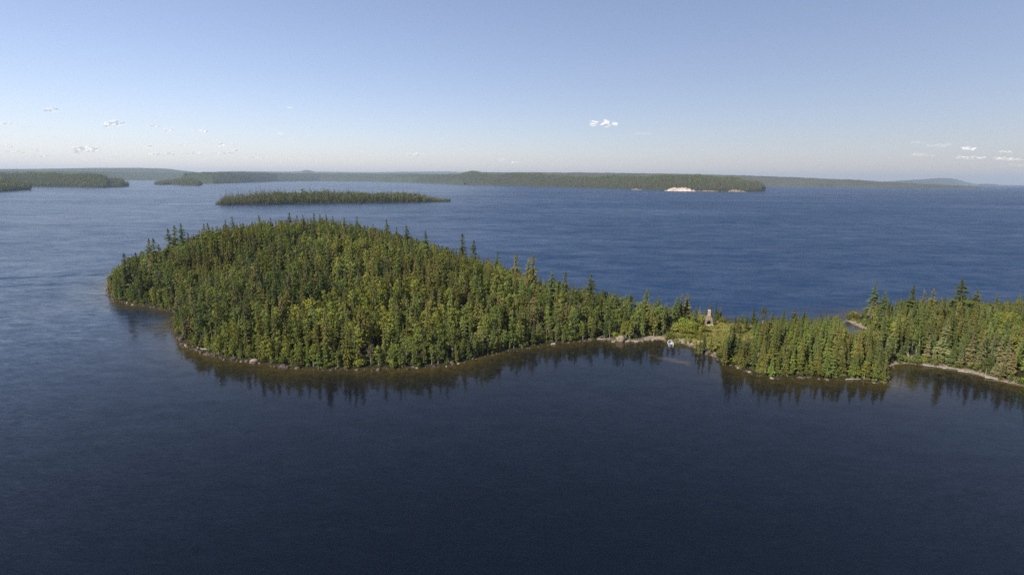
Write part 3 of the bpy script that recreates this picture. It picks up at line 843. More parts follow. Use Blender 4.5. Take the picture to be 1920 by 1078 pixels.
SPN = {'fir': 'balsam fir', 'spruce': 'spruce', 'birch': 'birch', 'shrub': 'shrub'}
used = {}
def name_tree(t):
    pl = next((z[2] for z in ZONES if z[0] <= t['px'] < z[1]), ZONES[-1][2])
    if t['px'] > 1583 and t['y'] > 178 and t['px'] < 1700: pl = 'on the land behind the small inlet'
    hn = 'sapling-sized' if t['h'] < 5 else 'short' if t['h'] < 7.2 else 'medium-high' if t['h'] < 9.4 else 'tall' if t['h'] < 12 else 'towering'
    if t['sp'] == 'shrub': hn = 'low' if t['h'] < 1.5 else 'rounded' if t['h'] < 2.4 else 'tall'
    row = 'at the water' if t['D'] < 4 else 'behind the shore' if t['D'] < 9 else 'inside the woods' if t['D'] < 25 else 'deep inland'
    if 1245 <= t['px'] < 1380 and t['D'] > 4: row = 'standing'
    label = f"{hn} {t['tint']} {SPN[t['sp']]} {row} {pl}"
    if len(label.replace('-', ' ').split()) > 16: label = label.replace('medium-high', 'mid-sized').replace('balsam fir', 'fir')
    return label, {'fir': 'firs', 'spruce': 'spruces', 'birch': 'birches', 'shrub': 'shrubs'}[t['sp']] + ' ' + pl

def jit(col, a=.18, t=None):
    g = rnd.uniform(1 - a, 1 + a)
    if t is not None: g *= 1 + .30 * float(vnoise(t['x'], t['y'], 11, 63))      # stands of darker and lighter trees
    return (col[0] * g * rnd.uniform(.9, 1.1), col[1] * g, col[2] * g * rnd.uniform(.85, 1.15))

def place_plant(t):
    kit = KITS[t['sp']][t['var'] % len(KITS[t['sp']])]
    nm = {'fir': 'fir_tree', 'spruce': 'spruce_tree', 'birch': 'birch_tree', 'shrub': 'shrub'}[t['sp']]
    label, group = name_tree(t)
    cat = 'shrub' if t['sp'] == 'shrub' else 'tree'
    s = (t['w'] / kit.h, t['w'] / kit.h, t['h'] / kit.h)
    col = jit(TINTS[t['tint']], .12, t)
    if t['sp'] != 'shrub' and (t['vis'] > 26 or t['forced']):
        root = link(nm, None, loc=(t['x'], t['y'], t['z']), label=label, cat=cat, group=group)
        root.rotation_euler = (rnd.gauss(0, .02), rnd.gauss(0, .02), t['rot']); root.scale = s
        link('trunk', kit.trunk, root)
        c = link('crown', kit.crown, root); c['tint'] = col
    else:
        o = link(nm, kit.whole, loc=(t['x'], t['y'], t['z'] - .05), label=label, cat=cat, group=group)
        o.rotation_euler = (rnd.gauss(0, .02), rnd.gauss(0, .02), t['rot']); o.scale = s
        o['tint'] = col
for t in trees:
    if t['single']: place_plant(t)

for sp, nm in (('fir', 'forest_of_firs'), ('spruce', 'forest_of_spruces'), ('birch', 'forest_of_birches'), ('shrub', 'undergrowth')):
    r = [t for t in trees if t['sp'] == sp and not t['single']]
    kits = KITS[sp]
    scatter(nm, [(t['x'], t['y'], t['z'] - .05) for t in r], [(rnd.gauss(0, .03), rnd.gauss(0, .03), t['rot']) for t in r],
            [(t['w'] / kits[0].h, t['w'] / kits[0].h, t['h'] / kits[0].h) for t in r], [t['var'] % len(kits) for t in r], [jit(TINTS[t['tint']], .18, t) for t in r], [k.src for k in kits])

# dead trees: (base px, base py, tip py) or hidden base depth
for k, (px, py, tpy, lab) in enumerate([(1904,655,628,'bleached dead tree among green crowns at the right edge'), (1645,652,631,'pale broken snag behind the tip of the wooded point'),
    (1615,622,604,'white dead trunk leaning by the small inlet'), (655,640,610,'pale dead tree low on the slope of the big island'), (792,520,488,'grey dead tree high on the island slope'),
    (722,545,505,'bare white trunk in the middle of the island forest'), (590,470,445,'thin white dead trunk near the island crest'), (862,560,525,'grey snag leaning in the island forest'),
    (1040,575,545,'brown bare snag where the island narrows'), (960,600,560,'silver dead trunk on the falling side of the island'), (1733,560,541,'forked white snag against the water beyond the cove'),
    (690,600,560,'pale snag among birches right of the island centre'), (470,560,530,'white bare trunk on the left island slope')]):
    b = ground(px, py, 2.0)
    for _ in range(30):
        z, _D = GZat(b.x, b.y); b = ground(px, py, float(z[0]))
    t = at_depth(px, tpy, b.y)
    h = max(3, (t.z - b.z))
    o = link('dead_tree', SNG[k % 3], loc=b, label=lab, cat='dead tree')
    o.scale = (h / 9 * 1.3, h / 9 * 1.3, h / 9); o.rotation_euler = (0.15 if k == 2 else 0, rnd.uniform(-.12, .12), rnd.random() * 6)

# ------------------------------------------------------------------ far forests
def far_forest(name, P, hmin, hmax, seed, conif=.6, sources=FARC, ends=None):
    rg = np.random.default_rng(seed)
    n = len(P)
    nz = fbm(P[:, 0], P[:, 1], 60, seed, 2)
    h = rg.triangular(hmin, (hmin + hmax) * .45, hmax, n) * (1 + .22 * nz) * np.where(rg.random(n) < .10, 1.35, 1)
    if ends: 
        qx, _q = project(P[:, 0], P[:, 1], P[:, 2]); h = h * np.clip((qx - ends[0]) / ends[1], .3, 1) * np.clip((ends[2] - qx) / ends[3], .35, 1)
    isc = rg.random(n) < conif + .5 * nz
    var = np.where(isc, rg.integers(0, 3, n), rg.integers(3, 6, n))
    a = np.array(TINTS['dark green']); b = np.array(TINTS['deep olive']); c = np.array(TINTS['leafy green']); d = np.array(TINTS['mid green'])
    m = rg.random(n)[:, None]
    tint = np.where(isc[:, None], a * m + b * (1 - m), c * m + d * (1 - m)) * rg.uniform(.6, 1.4, n)[:, None]
    scl = np.stack([h / 10 * rg.uniform(.9, 1.3, n)] * 2 + [h / 10 * np.where(isc, 1.15, .85)], 1)
    rot = np.stack([rg.normal(0, .03, n), rg.normal(0, .03, n), rg.uniform(0, 6.28, n)], 1)
    scatter(name, P, rot, scl, var, tint, sources)
far_forest('forest', far_points(lands['island'], 2600, 1, .75, .035), 7, 16, 1, .72, ends=(398, 26, 850, 60))
far_forest('forest', far_points(lands['cape'], 30000, 2, .62, .02), 11, 19, 2, .5)
far_forest('forest', far_points(lands['leftpen'], 20000, 3, .62, .02), 11, 19, 3, .5)
far_forest('forest', far_points(lands['leftpoint'], 11000, 4, .65, .02), 11, 18, 4, .6)
far_forest('forest', far_points(lands['point'], 2200, 5, .65, .02), 10, 17, 5, .5)

# ------------------------------------------------------------------ stones along the shore
def stone(seed, mat, sub=2):
    import bmesh
    bm = bmesh.new(); bmesh.ops.create_icosphere(bm, subdivisions=sub, radius=1.0)
    rg = random.Random(seed)
    planes = [(Vector((rg.gauss(0, 1), rg.gauss(0, 1), rg.gauss(0, .8))).normalized(), rg.uniform(.55, .85)) for _ in range(9)]
    for v in bm.verts:
        for n, d in planes:
            k = v.co.dot(n)
            if k > d: v.co -= n * (k - d) * .92
        v.co *= rg.uniform(.95, 1.05)
        v.co.z *= .72
    me = bpy.data.meshes.new('stone'); bm.to_mesh(me); bm.free(); me.materials.append(mat)
    return me
ST = [stone(k, M_ROCK) for k in range(5)]
STP = [stone(20 + k, M_PALE) for k in range(3)]
ST_SRC = [bpy.data.objects.new('stone', m) for m in ST + STP]
SEG = [(200,330,.9,'in front of the left tip'),(330,400,1.5,'on the rocky bulge'),(400,480,1.4,'on the rocky bulge right of its corner'),(480,560,1.1,'under the front trees'),(560,700,.5,'under the overhanging front trees'),
       (700,800,.6,'below the middle of the island'),(800,900,.5,'where the island shore turns back'),(1090,1152,.9,'left of the tan boulder'),(1152,1240,.5,'between the tan boulder and the boat'),(1290,1360,.8,'between the boat and the wooded point'),
       (1360,1450,1.0,'on the left shore of the wooded point'),(1450,1600,.6,'on the front shore of the wooded point'),(1600,1680,.7,'at the tip of the wooded point'),(1680,1800,.5,'on the cove shore'),(1800,1930,.5,'on the shore at the right edge')]
pts, rots, scls, vars_ = [], [], [], []
nsingle = 0
for i, p in enumerate(POLY):
    q = POLY[(i + 1) % len(POLY)]; t = q - p; L = float(np.linalg.norm(t))
    px, py = project(p[0], p[1], 0)
    sg = next((s for s in SEG if s[0] <= px < s[1] and (p[1] < 200 or px < 340) and py > 540), None)
    n = int(L * (1.7 * sg[2] if sg else .8) + rnd.random())
    if i > len(POLY) * .95 or px > 1935: n = min(n, 2)
    for _ in range(n):
        o = p + t * rnd.random() + np.array([-t[1], t[0]]) / max(L, .01) * rnd.gauss(0, .55)
        s = abs(rnd.gauss(0, .22)) + .10
        if sg and sg[2] > 1.0 and rnd.random() < .25: s *= 1.8
        pale = rnd.random() < .12
        z = max(0.0, float(GZat(o[0], o[1])[0][0]))
        v = rnd.randrange(5) + 0
        if pale: v = 5 + rnd.randrange(3)
        if s > .48 and sg and nsingle < 110:
            nsingle += 1
            ob = link('boulder', (ST + STP)[v], loc=(o[0], o[1], z + s * .12),
                      label=f"{'pale' if pale else 'reddish brown'} {'big' if s > 1.0 else 'medium' if s > .8 else 'small'} {rnd.choice(['angular']) } boulder {sg[3]}", cat='boulder', group='boulders ' + sg[3])
            ob.scale = (s * rnd.uniform(.9, 1.4), s, s * rnd.uniform(.7, 1.1)); ob.rotation_euler = (rnd.uniform(-.2, .2), rnd.uniform(-.2, .2), rnd.uniform(0, 6.28))
        else:
            pts.append((o[0], o[1], z + s * .1)); rots.append((rnd.uniform(-.3, .3), rnd.uniform(-.3, .3), rnd.uniform(0, 6.28)))
            scls.append((s * rnd.uniform(.8, 1.5), s, s * rnd.uniform(.6, 1.1))); vars_.append(v)
scatter('shore_stones', pts, rots, scls, vars_, [(1, 1, 1)] * len(pts), ST_SRC)

def on_ground(px, py):
    b = ground(px, py, 0.5)
    for _ in range(20): b = ground(px, py, max(0.0, float(GZat(b.x, b.y)[0][0])))
    return b
b = on_ground(1164, 641)
o = link('boulder', stone(81, M_PALE, 3), loc=(b.x, b.y + 1.0, .75), label='big rounded tan boulder at the water edge left of the boat', cat='boulder'); o.scale = (1.7, 1.3, 1.7); o.rotation_euler = (.1, .2, .7)
for k, (px, py, s, lab) in enumerate([(1224,638.5,.5,'small white stone standing in the water left of the boat'),(1176,641,.7,'grey-pink rock touching the big tan boulder'),(1150,641,.6,'low pale rock left of the big tan boulder'),
     (845,680,.8,'lone pale rock where the island front shore turns back'),(1037,646,.8,'lone pale rock on the neck shore'),(1329,663,1.0,'largest reddish rock where the wooded point begins')]):
    b = on_ground(px, py); o = link('boulder', STP[k % 3] if k != 5 else ST[1], loc=(b.x, b.y, b.z + s * .15), label=lab, cat='boulder'); o.scale = (s * 1.2, s, s)

# driftwood
def log_mesh(seed, L, r):
    rg = random.Random(seed); V, Fc, MI = [], [], []
    n, sides = 6, 6
    for s in range(n + 1):
        x = L * (s / n - .5); rr_ = r * (1 - .5 * s / n); oy, oz = rg.uniform(-.08, .08), rg.uniform(-.03, .03)
        for k in range(sides):
            a = 6.283 * k / sides; V.append((x, oy + rr_ * math.cos(a), oz + rr_ * math.sin(a)))
    for s in range(n):
        for k in range(sides):
            a, b = s * sides + k, s * sides + (k + 1) % sides; Fc.append((a, b, b + sides, a + sides))
    Fc.append(tuple(range(sides))[::-1]); Fc.append(tuple(n * sides + k for k in range(sides)))
    for _ in range(3):
        x = rg.uniform(-.3, .35) * L; tube(V, Fc, MI, [(x, 0, 0), (x + .2, rg.uniform(-.4, .4), r + .25), (x + .3, rg.uniform(-.5, .5), r + .5)], [.05, .03, .01], 0, 3)
    return mesh_from('driftwood_log', V, Fc, (M_DEAD,))
for k, (px, py, L, a, lab) in enumerate([(386,656,4.0,-.35,'bleached drift log lying on the rocky bulge of the big island'),(1750,688,5.0,-.25,'long pale drift log on the cove beach'),(1783,692,4.0,-.3,'second pale drift log right along the cove beach'),
     (1815,699,4.5,-.5,'grey drift log washed up under the cove trees'),(1600,712,4.0,.1,'pale log lying along the shore near the tip of the point'),(1195,641,3.5,.15,'drift log among the rocks right of the tan boulder'),
     (1128,637,2.6,-.4,'forked pale log at the water left of the tan boulder'),(1865,711,4.0,-.5,'pale drift log on the shore at the right edge'),(1612,606,4.5,1.1,'white drift log across the small inlet beach')]):
    b = on_ground(px, py); o = link('driftwood_log', log_mesh(k, L, .17), loc=(b.x, b.y, b.z + .2), label=lab, cat='log'); o.rotation_euler = (0, rnd.uniform(-.04, .04), a)
# upturned root plate by the cove
V, Fc, MI = [], [], []
rg = random.Random(5)
for _ in range(26):
    a = rg.uniform(0, 6.28); e = rg.uniform(.1, 1.4); L = rg.uniform(1.2, 2.6)
    tube(V, Fc, MI, [(0, 0, .2), (L * .5 * math.cos(a) * math.cos(e), L * .5 * math.sin(a) * .5, .2 + L * .55 * math.sin(e)), (L * math.cos(a) * math.cos(e) + rg.uniform(-.3, .3), L * math.sin(a) * .6, .2 + L * math.sin(e))], [.10, .06, .02], 0, 4)
b = on_ground(1704, 676)
link('fallen_tree', mesh_from('fallen_tree', V, Fc, (M_DEAD,)), loc=(b.x, b.y, b.z), label='grey fallen tree with bare spreading branches above the cove', cat='fallen tree')

# grass in the clearing
def tuft():
    rg = random.Random(3); V, Fc = [], []
    for _ in range(16):
        a = rg.random() * 6.28; r = rg.random() * .35; x, y = r * math.cos(a), r * math.sin(a); h = rg.uniform(.35, .7); i = len(V)
        dx, dy = rg.uniform(-.25, .25), rg.uniform(-.25, .25)
        V += [(x - .05, y, 0), (x + .05, y + .02, 0), (x + dx, y + dy, h)]; Fc.append((i, i + 1, i + 2))
    return mesh_from('grass_tuft', V, Fc, (M_BRO,))
TUFT = bpy.data.objects.new('grass_tuft', tuft())
P, T = [], []
while len(P) < 5200:
    x, y = rnd.uniform(CLEAR[:, 0].min(), CLEAR[:, 0].max()), rnd.uniform(CLEAR[:, 1].min(), CLEAR[:, 1].max())
    if not in_poly(np.array([x]), np.array([y]), CLEAR)[0]: 
        continue
    if float(vnoise(x, y, 4, 88)) < -.3 and rnd.random() < .8: 
        P.append((x, y, -5)); T.append((.1, .1, .1)); continue
    z, D = GZat(x, y)
    P.append((x, y, float(z[0]) - .03)); T.append(jit((0.30, 0.25, 0.09) if rnd.random() < .5 else (0.17, 0.20, 0.045)))
keep = [i for i, p in enumerate(P) if p[2] > -1]
P = [P[i] for i in keep]; T = [T[i] for i in keep]
scatter('grass', P, [(0, 0, rnd.random() * 6.28) for _ in P], [(s, s, s) for s in (rnd.uniform(.6, 1.3) for _ in P)], [0] * len(P), T, [TUFT])

# ------------------------------------------------------------------ stone chimney of a vanished lodge
import bmesh
M_CHIM = simple_mat('chimney_fieldstone', (0.11, 0.085, 0.07), (0.34, 0.26, 0.21), 3.2, .9, 3, .15, .9, bscale=4)
M_STACK = simple_mat('chimney_stack_stone', (0.25, 0.18, 0.14), (0.48, 0.38, 0.30), 2.6, .9, 3, .15, .9, bscale=4)
M_CREAM = simple_mat('pale_mortar_stone', (0.42, 0.36, 0.27), (0.62, 0.56, 0.45), 2.5, .9, 3, .15, .5)
M_FIREBOX = simple_mat('dark_firebox', (0.015, 0.013, 0.012), (0.04, 0.035, 0.03), 3, .95)  # near-black back wall of the firebox
def box(bm, x0, x1, y0, y1, z0, z1, tx=1.0, ty=1.0, cx=None):
    cx = (x0 + x1) / 2 if cx is None else cx; cy = (y0 + y1) / 2
    vs = [bm.verts.new(p) for p in [(x0, y0, z0), (x1, y0, z0), (x1, y1, z0), (x0, y1, z0)]]
    vt = [bm.verts.new((cx + (p[0] - cx) * tx, cy + (p[1] - cy) * ty, z1)) for p in [(x0, y0), (x1, y0), (x1, y1), (x0, y1)]]
    bm.faces.new(vs[::-1]); bm.faces.new(vt)
    for k in range(4): bm.faces.new((vs[k], vs[(k + 1) % 4], vt[(k + 1) % 4], vt[k]))
def bm_mesh(name, fn, mat, bevel=0.0, rough=0.0, cuts=0, seed=1):
    bm = bmesh.new(); fn(bm)
    if bevel: bmesh.ops.bevel(bm, geom=bm.edges[:], offset=bevel, segments=1, affect='EDGES')
    if cuts: bmesh.ops.subdivide_edges(bm, edges=bm.edges[:], cuts=cuts, use_grid_fill=True)
    bmesh.ops.recalc_face_normals(bm, faces=bm.faces[:])
    if rough:
        rg = random.Random(seed)
        for v in bm.verts: v.co += Vector((rg.uniform(-1, 1), rg.uniform(-1, 1), rg.uniform(-1, 1))) * rough
    me = bpy.data.meshes.new(name); bm.to_mesh(me); bm.free(); me.materials.append(mat); return me
b = on_ground(1328, 611)
chim = link('stone_chimney', None, loc=(b.x, b.y, b.z - .1), label='tall ruined fieldstone fireplace chimney standing alone in the clearing', cat='chimney')
chim.rotation_euler = (0, 0, -.12)
chim.scale = (.92, .92, 1.06)
link('pier', bm_mesh('pier', lambda m: box(m, -1.55, -.72, -.7, .7, 0, 1.5, .95, .95), M_CHIM, 0, .04, 4, 1), chim)
link('pier', bm_mesh('pier', lambda m: box(m, .72, 1.55, -.7, .7, 0, 1.5, .95, .95), M_CHIM, 0, .04, 4, 2), chim)
link('back_wall', bm_mesh('back_wall', lambda m: box(m, -.72, .72, .25, .7, 0, 1.5), M_FIREBOX, 0, .02, 2, 3), chim)
def arch(m):     # arched lintel over the firebox
    n = 8
    pr = []
    for y in (-.72, .24):
        row = []
        for k in range(n + 1):
            a = math.pi * k / n; row.append(m.verts.new((-.72 * math.cos(a), y, 1.5 + .55 * math.sin(a) - .02)))
        up = [m.verts.new((-1.5 + 3.0 * k / n, y, 1.5 if k in (0, n) else 2.25)) for k in range(n + 1)]
        pr.append((row, up))
    for k in range(n):
        for (row, up), fl in ((pr[0], 1), (pr[1], -1)):
            f = (row[k], row[k + 1], up[k + 1], up[k]); m.faces.new(f[::fl])
        m.faces.new((pr[0][0][k], pr[1][0][k], pr[1][0][k + 1], pr[0][0][k + 1]))
        m.faces.new((pr[0][1][k + 1], pr[1][1][k + 1], pr[1][1][k], pr[0][1][k]))
link('firebox_arch', bm_mesh('firebox_arch', arch, M_CHIM, 0, .02, 1, 4), chim)
link('shoulder', bm_mesh('shoulder', lambda m: (box(m, -1.36, 1.36, -.74, .74, 2.26, 3.6, .36, .72), box(m, -1.3, 1.3, .26, .72, 1.5, 2.26)), M_CHIM, 0, .04, 4, 5), chim)
link('stack', bm_mesh('stack', lambda m: box(m, -.47, .47, -.52, .52, 3.6, 5.2, .86, .85), M_STACK, 0, .03, 4, 6), chim)
link('stack_cap', bm_mesh('stack_cap', lambda m: box(m, -.44, .44, -.48, .48, 5.2, 5.4), M_CREAM, .03, .015, 1, 7), chim)
link('hearth', bm_mesh('hearth', lambda m: box(m, -.71, 1.5, -1.3, -.74, .35, .75), M_CREAM, .03, .03, 2, 8), chim)
link('footing', bm_mesh('footing', lambda m: box(m, -1.9, 1.9, -1.7, .95, -.6, .32, .93, .93), M_CREAM, 0, .07, 4, 9), chim)

# ------------------------------------------------------------------ motor boat on the beach
M_HULL = simple_mat('boat_white_paint', (0.50, 0.50, 0.50), (0.62, 0.62, 0.62), 2, .35, 2, .5)
M_DECK = simple_mat('boat_grey_floor', (0.10, 0.11, 0.14), (0.17, 0.18, 0.22), 4, .7)
M_SEAT = simple_mat('boat_seat_vinyl', (0.34, 0.36, 0.48), (0.44, 0.46, 0.58), 4, .5)
M_BLACK = simple_mat('outboard_black', (0.02, 0.02, 0.024), (0.04, 0.04, 0.045), 4, .35, 2, .5)
tg = NT('windscreen_glass'); g_ = tg.n('ShaderNodeBsdfGlass'); g_.inputs['Color'].default_value = (.75, .85, .92, 1); g_.inputs['Roughness'].default_value = .02
M_GLASS = tg.surf(g_.outputs[0])
def hull_section(u):   # u 0 stern .. 1 bow; returns half width, keel z, gunwale z
    w = 1.05 * (1 - max(0, (u - .45) / .55) ** 2.2); return max(w, .02), -.35 + .55 * max(0, (u - .6) / .4) ** 2, .55 + .22 * u * u
LB = 5.4
def hull_mesh(inner=False):
    V, Fc = [], []; n = 14
    off = .09 if inner else 0
    for s in range(n + 1):
        u = s / n; w, k, g = hull_section(u); x = (u - .5) * LB - (off if inner and u > .9 else 0); w = max(w - off, .01); k += off * 1.4
        V += [(x, -w, g), (x, -w * .86, (g + k) / 2 - .05), (x, 0, k), (x, w * .86, (g + k) / 2 - .05), (x, w, g)]
    for s in range(n):
        for k in range(4):
            a = s * 5 + k; f = (a, a + 1, a + 6, a + 5); Fc.append(f if not inner else f[::-1])
    Fc.append((0, 1, 2, 3, 4) if not inner else (4, 3, 2, 1, 0))
    return V, Fc
pB, pS = on_ground(1253.5, 638.5), ground(1258, 650, 0)
dirv = (Vector((pB.x, pB.y, 0)) - Vector((pS.x, pS.y, 0))).normalized()
mid_b = Vector((pS.x, pS.y, 0)) + dirv * 2.1
boat = link('motor_boat', None, loc=(mid_b.x, mid_b.y, .22), label='small white open motor boat with its bow pulled up on the pebble beach', cat='boat')
boat.rotation_euler = (0, -.05, math.atan2(dirv.y, dirv.x)); boat.scale = (.74, .80, .80)
V, Fc = hull_mesh(); link('hull', mesh_from('hull', V, Fc, (M_HULL,), smooth_shade=False), boat)
V, Fc = hull_mesh(True); link('inner_hull', mesh_from('inner_hull', V, Fc, (M_DECK,)), boat)
V, Fc = [], []; n = 14     # gunwale
for side in (-1, 1):
    base = len(V)
    for s in range(n + 1):
        u = s / n; w, k, g = hull_section(u); x = (u - .5) * LB
        wi = max(w - .20, 0.0)
        V += [(x + (.05 if s == n else 0), side * (w + .05), g + .02), (x - (.15 if s == n else 0), side * wi, g + .02), (x, side * (w + .05), g + .09), (x - (.15 if s == n else 0), side * wi, g + .09)]
    for s in range(n):
        a = base + s * 4; Fc += [(a, a + 1, a + 5, a + 4), (a + 2, a + 6, a + 7, a + 3), (a, a + 4, a + 6, a + 2), (a + 1, a + 3, a + 7, a + 5)]
link('gunwale', mesh_from('gunwale', V, Fc, (M_HULL,)), boat)
link('floor', bm_mesh('floor', lambda m: box(m, -2.55, 1.5, -.82, .82, -.02, .04), M_DECK, .01), boat)
link('bow_deck', bm_mesh('bow_deck', lambda m: box(m, 1.55, 2.2, -.5, .5, .60, .66, .9, .8), M_BLACK, .01), boat)
for x0 in (-1.6, .35):
    link('seat', bm_mesh('seat', lambda m: box(m, x0, x0 + .5, -.8, .8, .28, .42), M_SEAT, .03), boat)
link('console', bm_mesh('console', lambda m: box(m, -.55, -.05, -.78, -.1, .05, .78, .85, .95), M_HULL, .04), boat)
link('windscreen', bm_mesh('windscreen', lambda m: box(m, -.12, -.09, -.76, -.12, .80, 1.1, 1, .9), M_GLASS, 0), boat)
ob = link('outboard_motor', bm_mesh('outboard_motor', lambda m: box(m, -3.15, -2.72, -.2, .2, .5, .98, .8, .8), M_BLACK, .06), boat)
link('drive_leg', bm_mesh('drive_leg', lambda m: box(m, -2.98, -2.82, -.07, .07, -.5, .5), M_BLACK, .02), ob)
link('fuel_tank', bm_mesh('fuel_tank', lambda m: box(m, -2.35, -1.95, .2, .65, .05, .33), simple_mat('red_fuel_tank', (.30, .02, .02), (.36, .03, .03)), .04), boat)

# ------------------------------------------------------------------ bare sand bluffs on the far cape
M_SAND = simple_mat('pale_sand_bluff', (0.24, 0.17, 0.12), (0.66, 0.57, 0.48), .09, .95, 4, .1, obj=False)
M_BROWN = simple_mat('brown_eroded_bank', (0.10, 0.08, 0.05), (0.30, 0.22, 0.17), .09, .95, 4, .1, obj=False)
def bluff(name, base, tops, mat, bulge, seed):
    px = np.linspace(base[0][0], base[-1][0], 60); sy = np.interp(px, *zip(*base)); ty = np.interp(px, *zip(*tops)) + .9 * vnoise(px, px * 0, 2.3, seed) + .6 * vnoise(px, px * 0, 1.1, seed + 9)
    ty = np.minimum(ty, sy - .2)
    rows = 12; X = np.zeros((rows, 60)); Y = X.copy(); Z = X.copy()
    for i in range(60):
        g = ground(px[i], sy[i]); top = at_depth(px[i], ty[i], g.y + 25)
        for r in range(rows):
            f = min(r / (rows - 3), 1.0); back = 70 if r == rows - 1 else (35 if r == rows - 2 else 0)
            Y[r, i] = g.y - 12 + 37 * f + back; X[r, i] = top.x / top.y * Y[r, i]; Z[r, i] = -1 if r == 0 else max(0.5, top.z * f ** 1.3) - (back * .1)
    Y += fbm(X, Z * 3, 14, seed, 4) * 14 * (np.arange(rows) > 0)[:, None]
    Z = np.where((np.arange(rows) > 0)[:, None], Z * (1 + .45 * fbm(X, Y, 22, seed + 3, 4)), Z)
    link(name, grid_mesh(name, X, Y, Z, mat), kind='structure')
bluff('sand_cliff', [(1246,358.2),(1280,358.9),(1305,359.2)], [(1246,357.8),(1252,355),(1262,352.6),(1268,351.8),(1274,350.6),(1278,352),(1287,353),(1296,355.6),(1305,358.6)], M_SAND, 0, 3)
bluff('sand_cliff', [(1306,359.2),(1345,359.6)], [(1306,358.8),(1318,357.6),(1330,356.6),(1338,357.8),(1345,359)], M_BROWN, 0, 4)
bluff('sand_cliff', [(1365,360),(1400,360.2)], [(1365,358.4),(1376,355.4),(1386,356.4),(1400,359.6)], M_BROWN, 0, 5)
bluff('sand_cliff', [(1184,356),(1202,356.6)], [(1184,355.4),(1190,353.8),(1196,354.4),(1202,356.2)], M_BROWN, 0, 6)

# ------------------------------------------------------------------ clouds (lumpy bodies far out over the lake)
def cloud_mat(name, dens):
    t = NT(name)
    d = t.n('ShaderNodeBsdfDiffuse'); d.inputs[0].default_value = (.85, .83, .80, 1)
    # light is scattered many times inside a cloud: its shading leans from the surface towards the sun
    nrm = t.vmath('ADD', t.vmath('SCALE', t.n('ShaderNodeNewGeometry').outputs['Normal'], scale=.42), tuple(SD * .58))
    t.l(t.vmath('NORMALIZE', nrm), d.inputs['Normal'])
    lw = t.n('ShaderNodeLayerWeight'); lw.inputs[0].default_value = .4
    inv = t.math('SUBTRACT', 1.0, lw.outputs['Facing'])
    nz = t.noise(t.pos(), 0.005, 5, .65)
    f = t.math('MULTIPLY', t.math('MULTIPLY', t.math('POWER', inv, 2.0), t.math('MULTIPLY_ADD', nz, 1.6, -.25, clamp=True)), dens, clamp=True)
    tr = t.n('ShaderNodeBsdfTransparent')
    m2 = t.n('ShaderNodeMixShader'); t.l(f, m2.inputs[0]); t.l(tr.outputs[0], m2.inputs[1]); t.l(d.outputs[0], m2.inputs[2])
    return t.surf(m2.outputs[0])
M_CL = [cloud_mat('cloud_dense', .62), cloud_mat('cloud_thin', .42), cloud_mat('cloud_wisp', .15)]
def cloud(px, py, wpx, hpx, thick, seed, label):
    Yd = 17000.0
    c = at_depth(px, py, Yd); k = Yd / F_PX
    w, h = wpx * k, hpx * k
    rg = random.Random(seed); bm = bmesh.new()
    n = max(5, int(wpx / hpx * 4))
    for i in range(n):
        u = rg.uniform(-.5, .5); env = math.sqrt(max(0.05, 1 - (2 * u) ** 2))
        r = h * rg.uniform(.22, .48) * (0.5 + .5 * env)
        res = bmesh.ops.create_icosphere(bm, subdivisions=3, radius=1.0)
        ox, oz, oy = u * w, rg.uniform(-.35, .15) * h + env * h * rg.uniform(0, .3), rg.uniform(-.3, .3) * w * .5
        for v in res['verts']:
            q = v.co.copy(); v.co = Vector((ox + q.x * r * 1.5, oy + q.y * r * 1.6, oz + q.z * r * (.8 if q.z > 0 else .5)))
    me = bpy.data.meshes.new('cloud'); bm.to_mesh(me); bm.free()
    co = np.zeros(len(me.vertices) * 3, np.float32); me.vertices.foreach_get('co', co); co = co.reshape(-1, 3)
    dsp = fbm(co[:, 0] + seed * 991, co[:, 2] + co[:, 1], h * .35, seed, 4)
    co[:, 2] += dsp * h * .16; co[:, 0] += fbm(co[:, 2] * 1.7 + seed * 31, co[:, 0], h * .4, seed + 4, 3) * h * .25
    me.vertices.foreach_set('co', co.ravel()); me.polygons.foreach_set('use_smooth', np.ones(len(me.polygons), bool)); me.materials.append(M_CL[thick]); me.update()
    o = link('cloud', me, loc=c, label=label, cat='cloud', group='small fair-weather clouds low over the horizon')
    rm = o.modifiers.new('merge', 'REMESH'); rm.mode = 'VOXEL'; rm.voxel_size = max(h * .07, w * .012); rm.use_smooth_shade = True
    return o
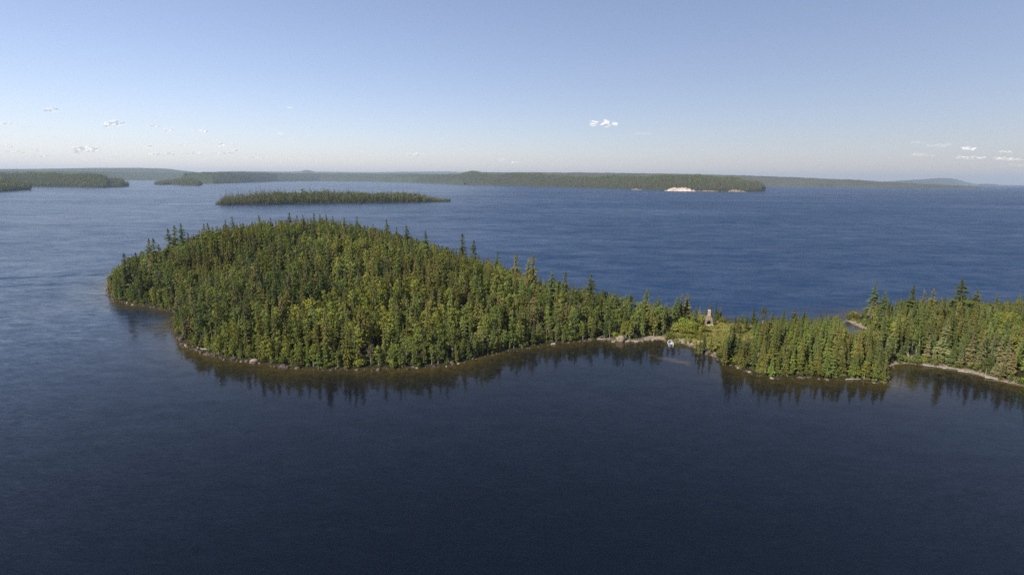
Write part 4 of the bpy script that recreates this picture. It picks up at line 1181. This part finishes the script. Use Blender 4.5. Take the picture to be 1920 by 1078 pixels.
CL = [(1131,234,48,15,0,'brightest puffy white cloud, alone high over the far cape'),(95,208,24,11,0,'small tilted white cloud, highest one at the left'),(9,233,22,9,0,'white cloud cut by the left edge of the picture'),
 (217,234,36,15,0,'white cloud left of centre in the upper row'),(287,237,20,7,0,'small white puff right of the biggest upper row cloud'),(319,245,18,7,0,'small low puff between two upper clouds'),(376,246,24,9,0,'tilted white puff at the right end of the left upper row'),
 (167,282,54,13,0,'longest flat white cloud low on the left'),(73,282,13,8,1,'small round white puff low at the left'),(277,276,18,6,0,'little white puff in the middle row'),(343,272,18,5,1,'faint puff above the low cloud bank'),(417,273,22,9,0,'white puff above the right low bank'),
 (437,283,18,8,0,'rounded white cloud at the right of the low bank'),(410,287,44,8,1,'soft flat cloud under two rounded puffs'),(300,289,50,7,1,'thin cloud bank below the middle row'),(360,288,34,7,1,'pale cloud of the low bank right of centre'),
 (72,294,34,6,1,'faint low cloud at the lower left'),(12,274,22,7,1,'pale cloud near the left edge, lower row'),(30,285,36,6,1,'thin low cloud right beside the left edge'),(542,203,10,6,1,'tiny lone cloud high above the far island'),(524,250,12,5,1,'tiny faint puff left of the middle'),
 (607,256,10,4,2,'very faint wisp above the far shore'),(235,291,40,6,2,'hazy strip of cloud below the longest cloud'),(480,296,50,6,1,'pale flat cloud left of the far island hill'),(560,298,60,6,2,'long faint strip of cloud over the far island'),
 (700,292,40,5,2,'faint cloud strip over the middle far shore'),(780,290,34,6,1,'pale low cloud in the middle of the horizon'),(860,281,20,5,2,'faint small cloud over the far hill'),(940,300,16,5,1,'small white puff low over the centre'),(966,305,20,4,1,'lower white puff beside a small one at the centre'),
 (1205,251,30,5,2,'grey wisp right of the brightest cloud'),(1818,279,26,9,0,'white puff at the right over the dark mountain'),(1885,285,20,6,1,'pale puff near the right edge'),(1890,298,44,9,1,'broad pale cloud at the right edge'),(1820,295,44,8,1,'pale cloud under the right white puff'),
 (1725,291,44,9,2,'thin grey cloud left of the right white puff'),(1765,273,50,8,2,'grey broken wisp above the mountain'),(1720,267,26,5,2,'small grey wisp high over the mountain'),(1900,310,34,6,2,'faint lowest cloud at the right edge'),(57,239,20,6,2,'faint smudge of cloud at upper left'),(97,243,14,8,2,'faint upright wisp at upper left')]
for k, (px, py, w, h, th, lab) in enumerate(CL): cloud(px, py, w, h, th, 50 + k, lab)

# ------------------------------------------------------------------ air
HZ = True
if HZ:
    me = bm_mesh('haze', lambda m: box(m, -25500, 25500, -25500, 25500, -3.2, 330), None)
    me.materials.clear()
    mt = bpy.data.materials.new('haze'); mt.use_nodes = True; t = mt.node_tree; t.nodes.clear()
    o_ = t.nodes.new('ShaderNodeOutputMaterial'); pv = t.nodes.new('ShaderNodeVolumePrincipled')
    pv.inputs['Color'].default_value = (.70, .84, 1.0, 1); pv.inputs['Density'].default_value = 6e-5; pv.inputs['Anisotropy'].default_value = .2
    t.links.new(pv.outputs[0], o_.inputs['Volume'])
    me.materials.append(mt)
    link('haze', me, kind='stuff')
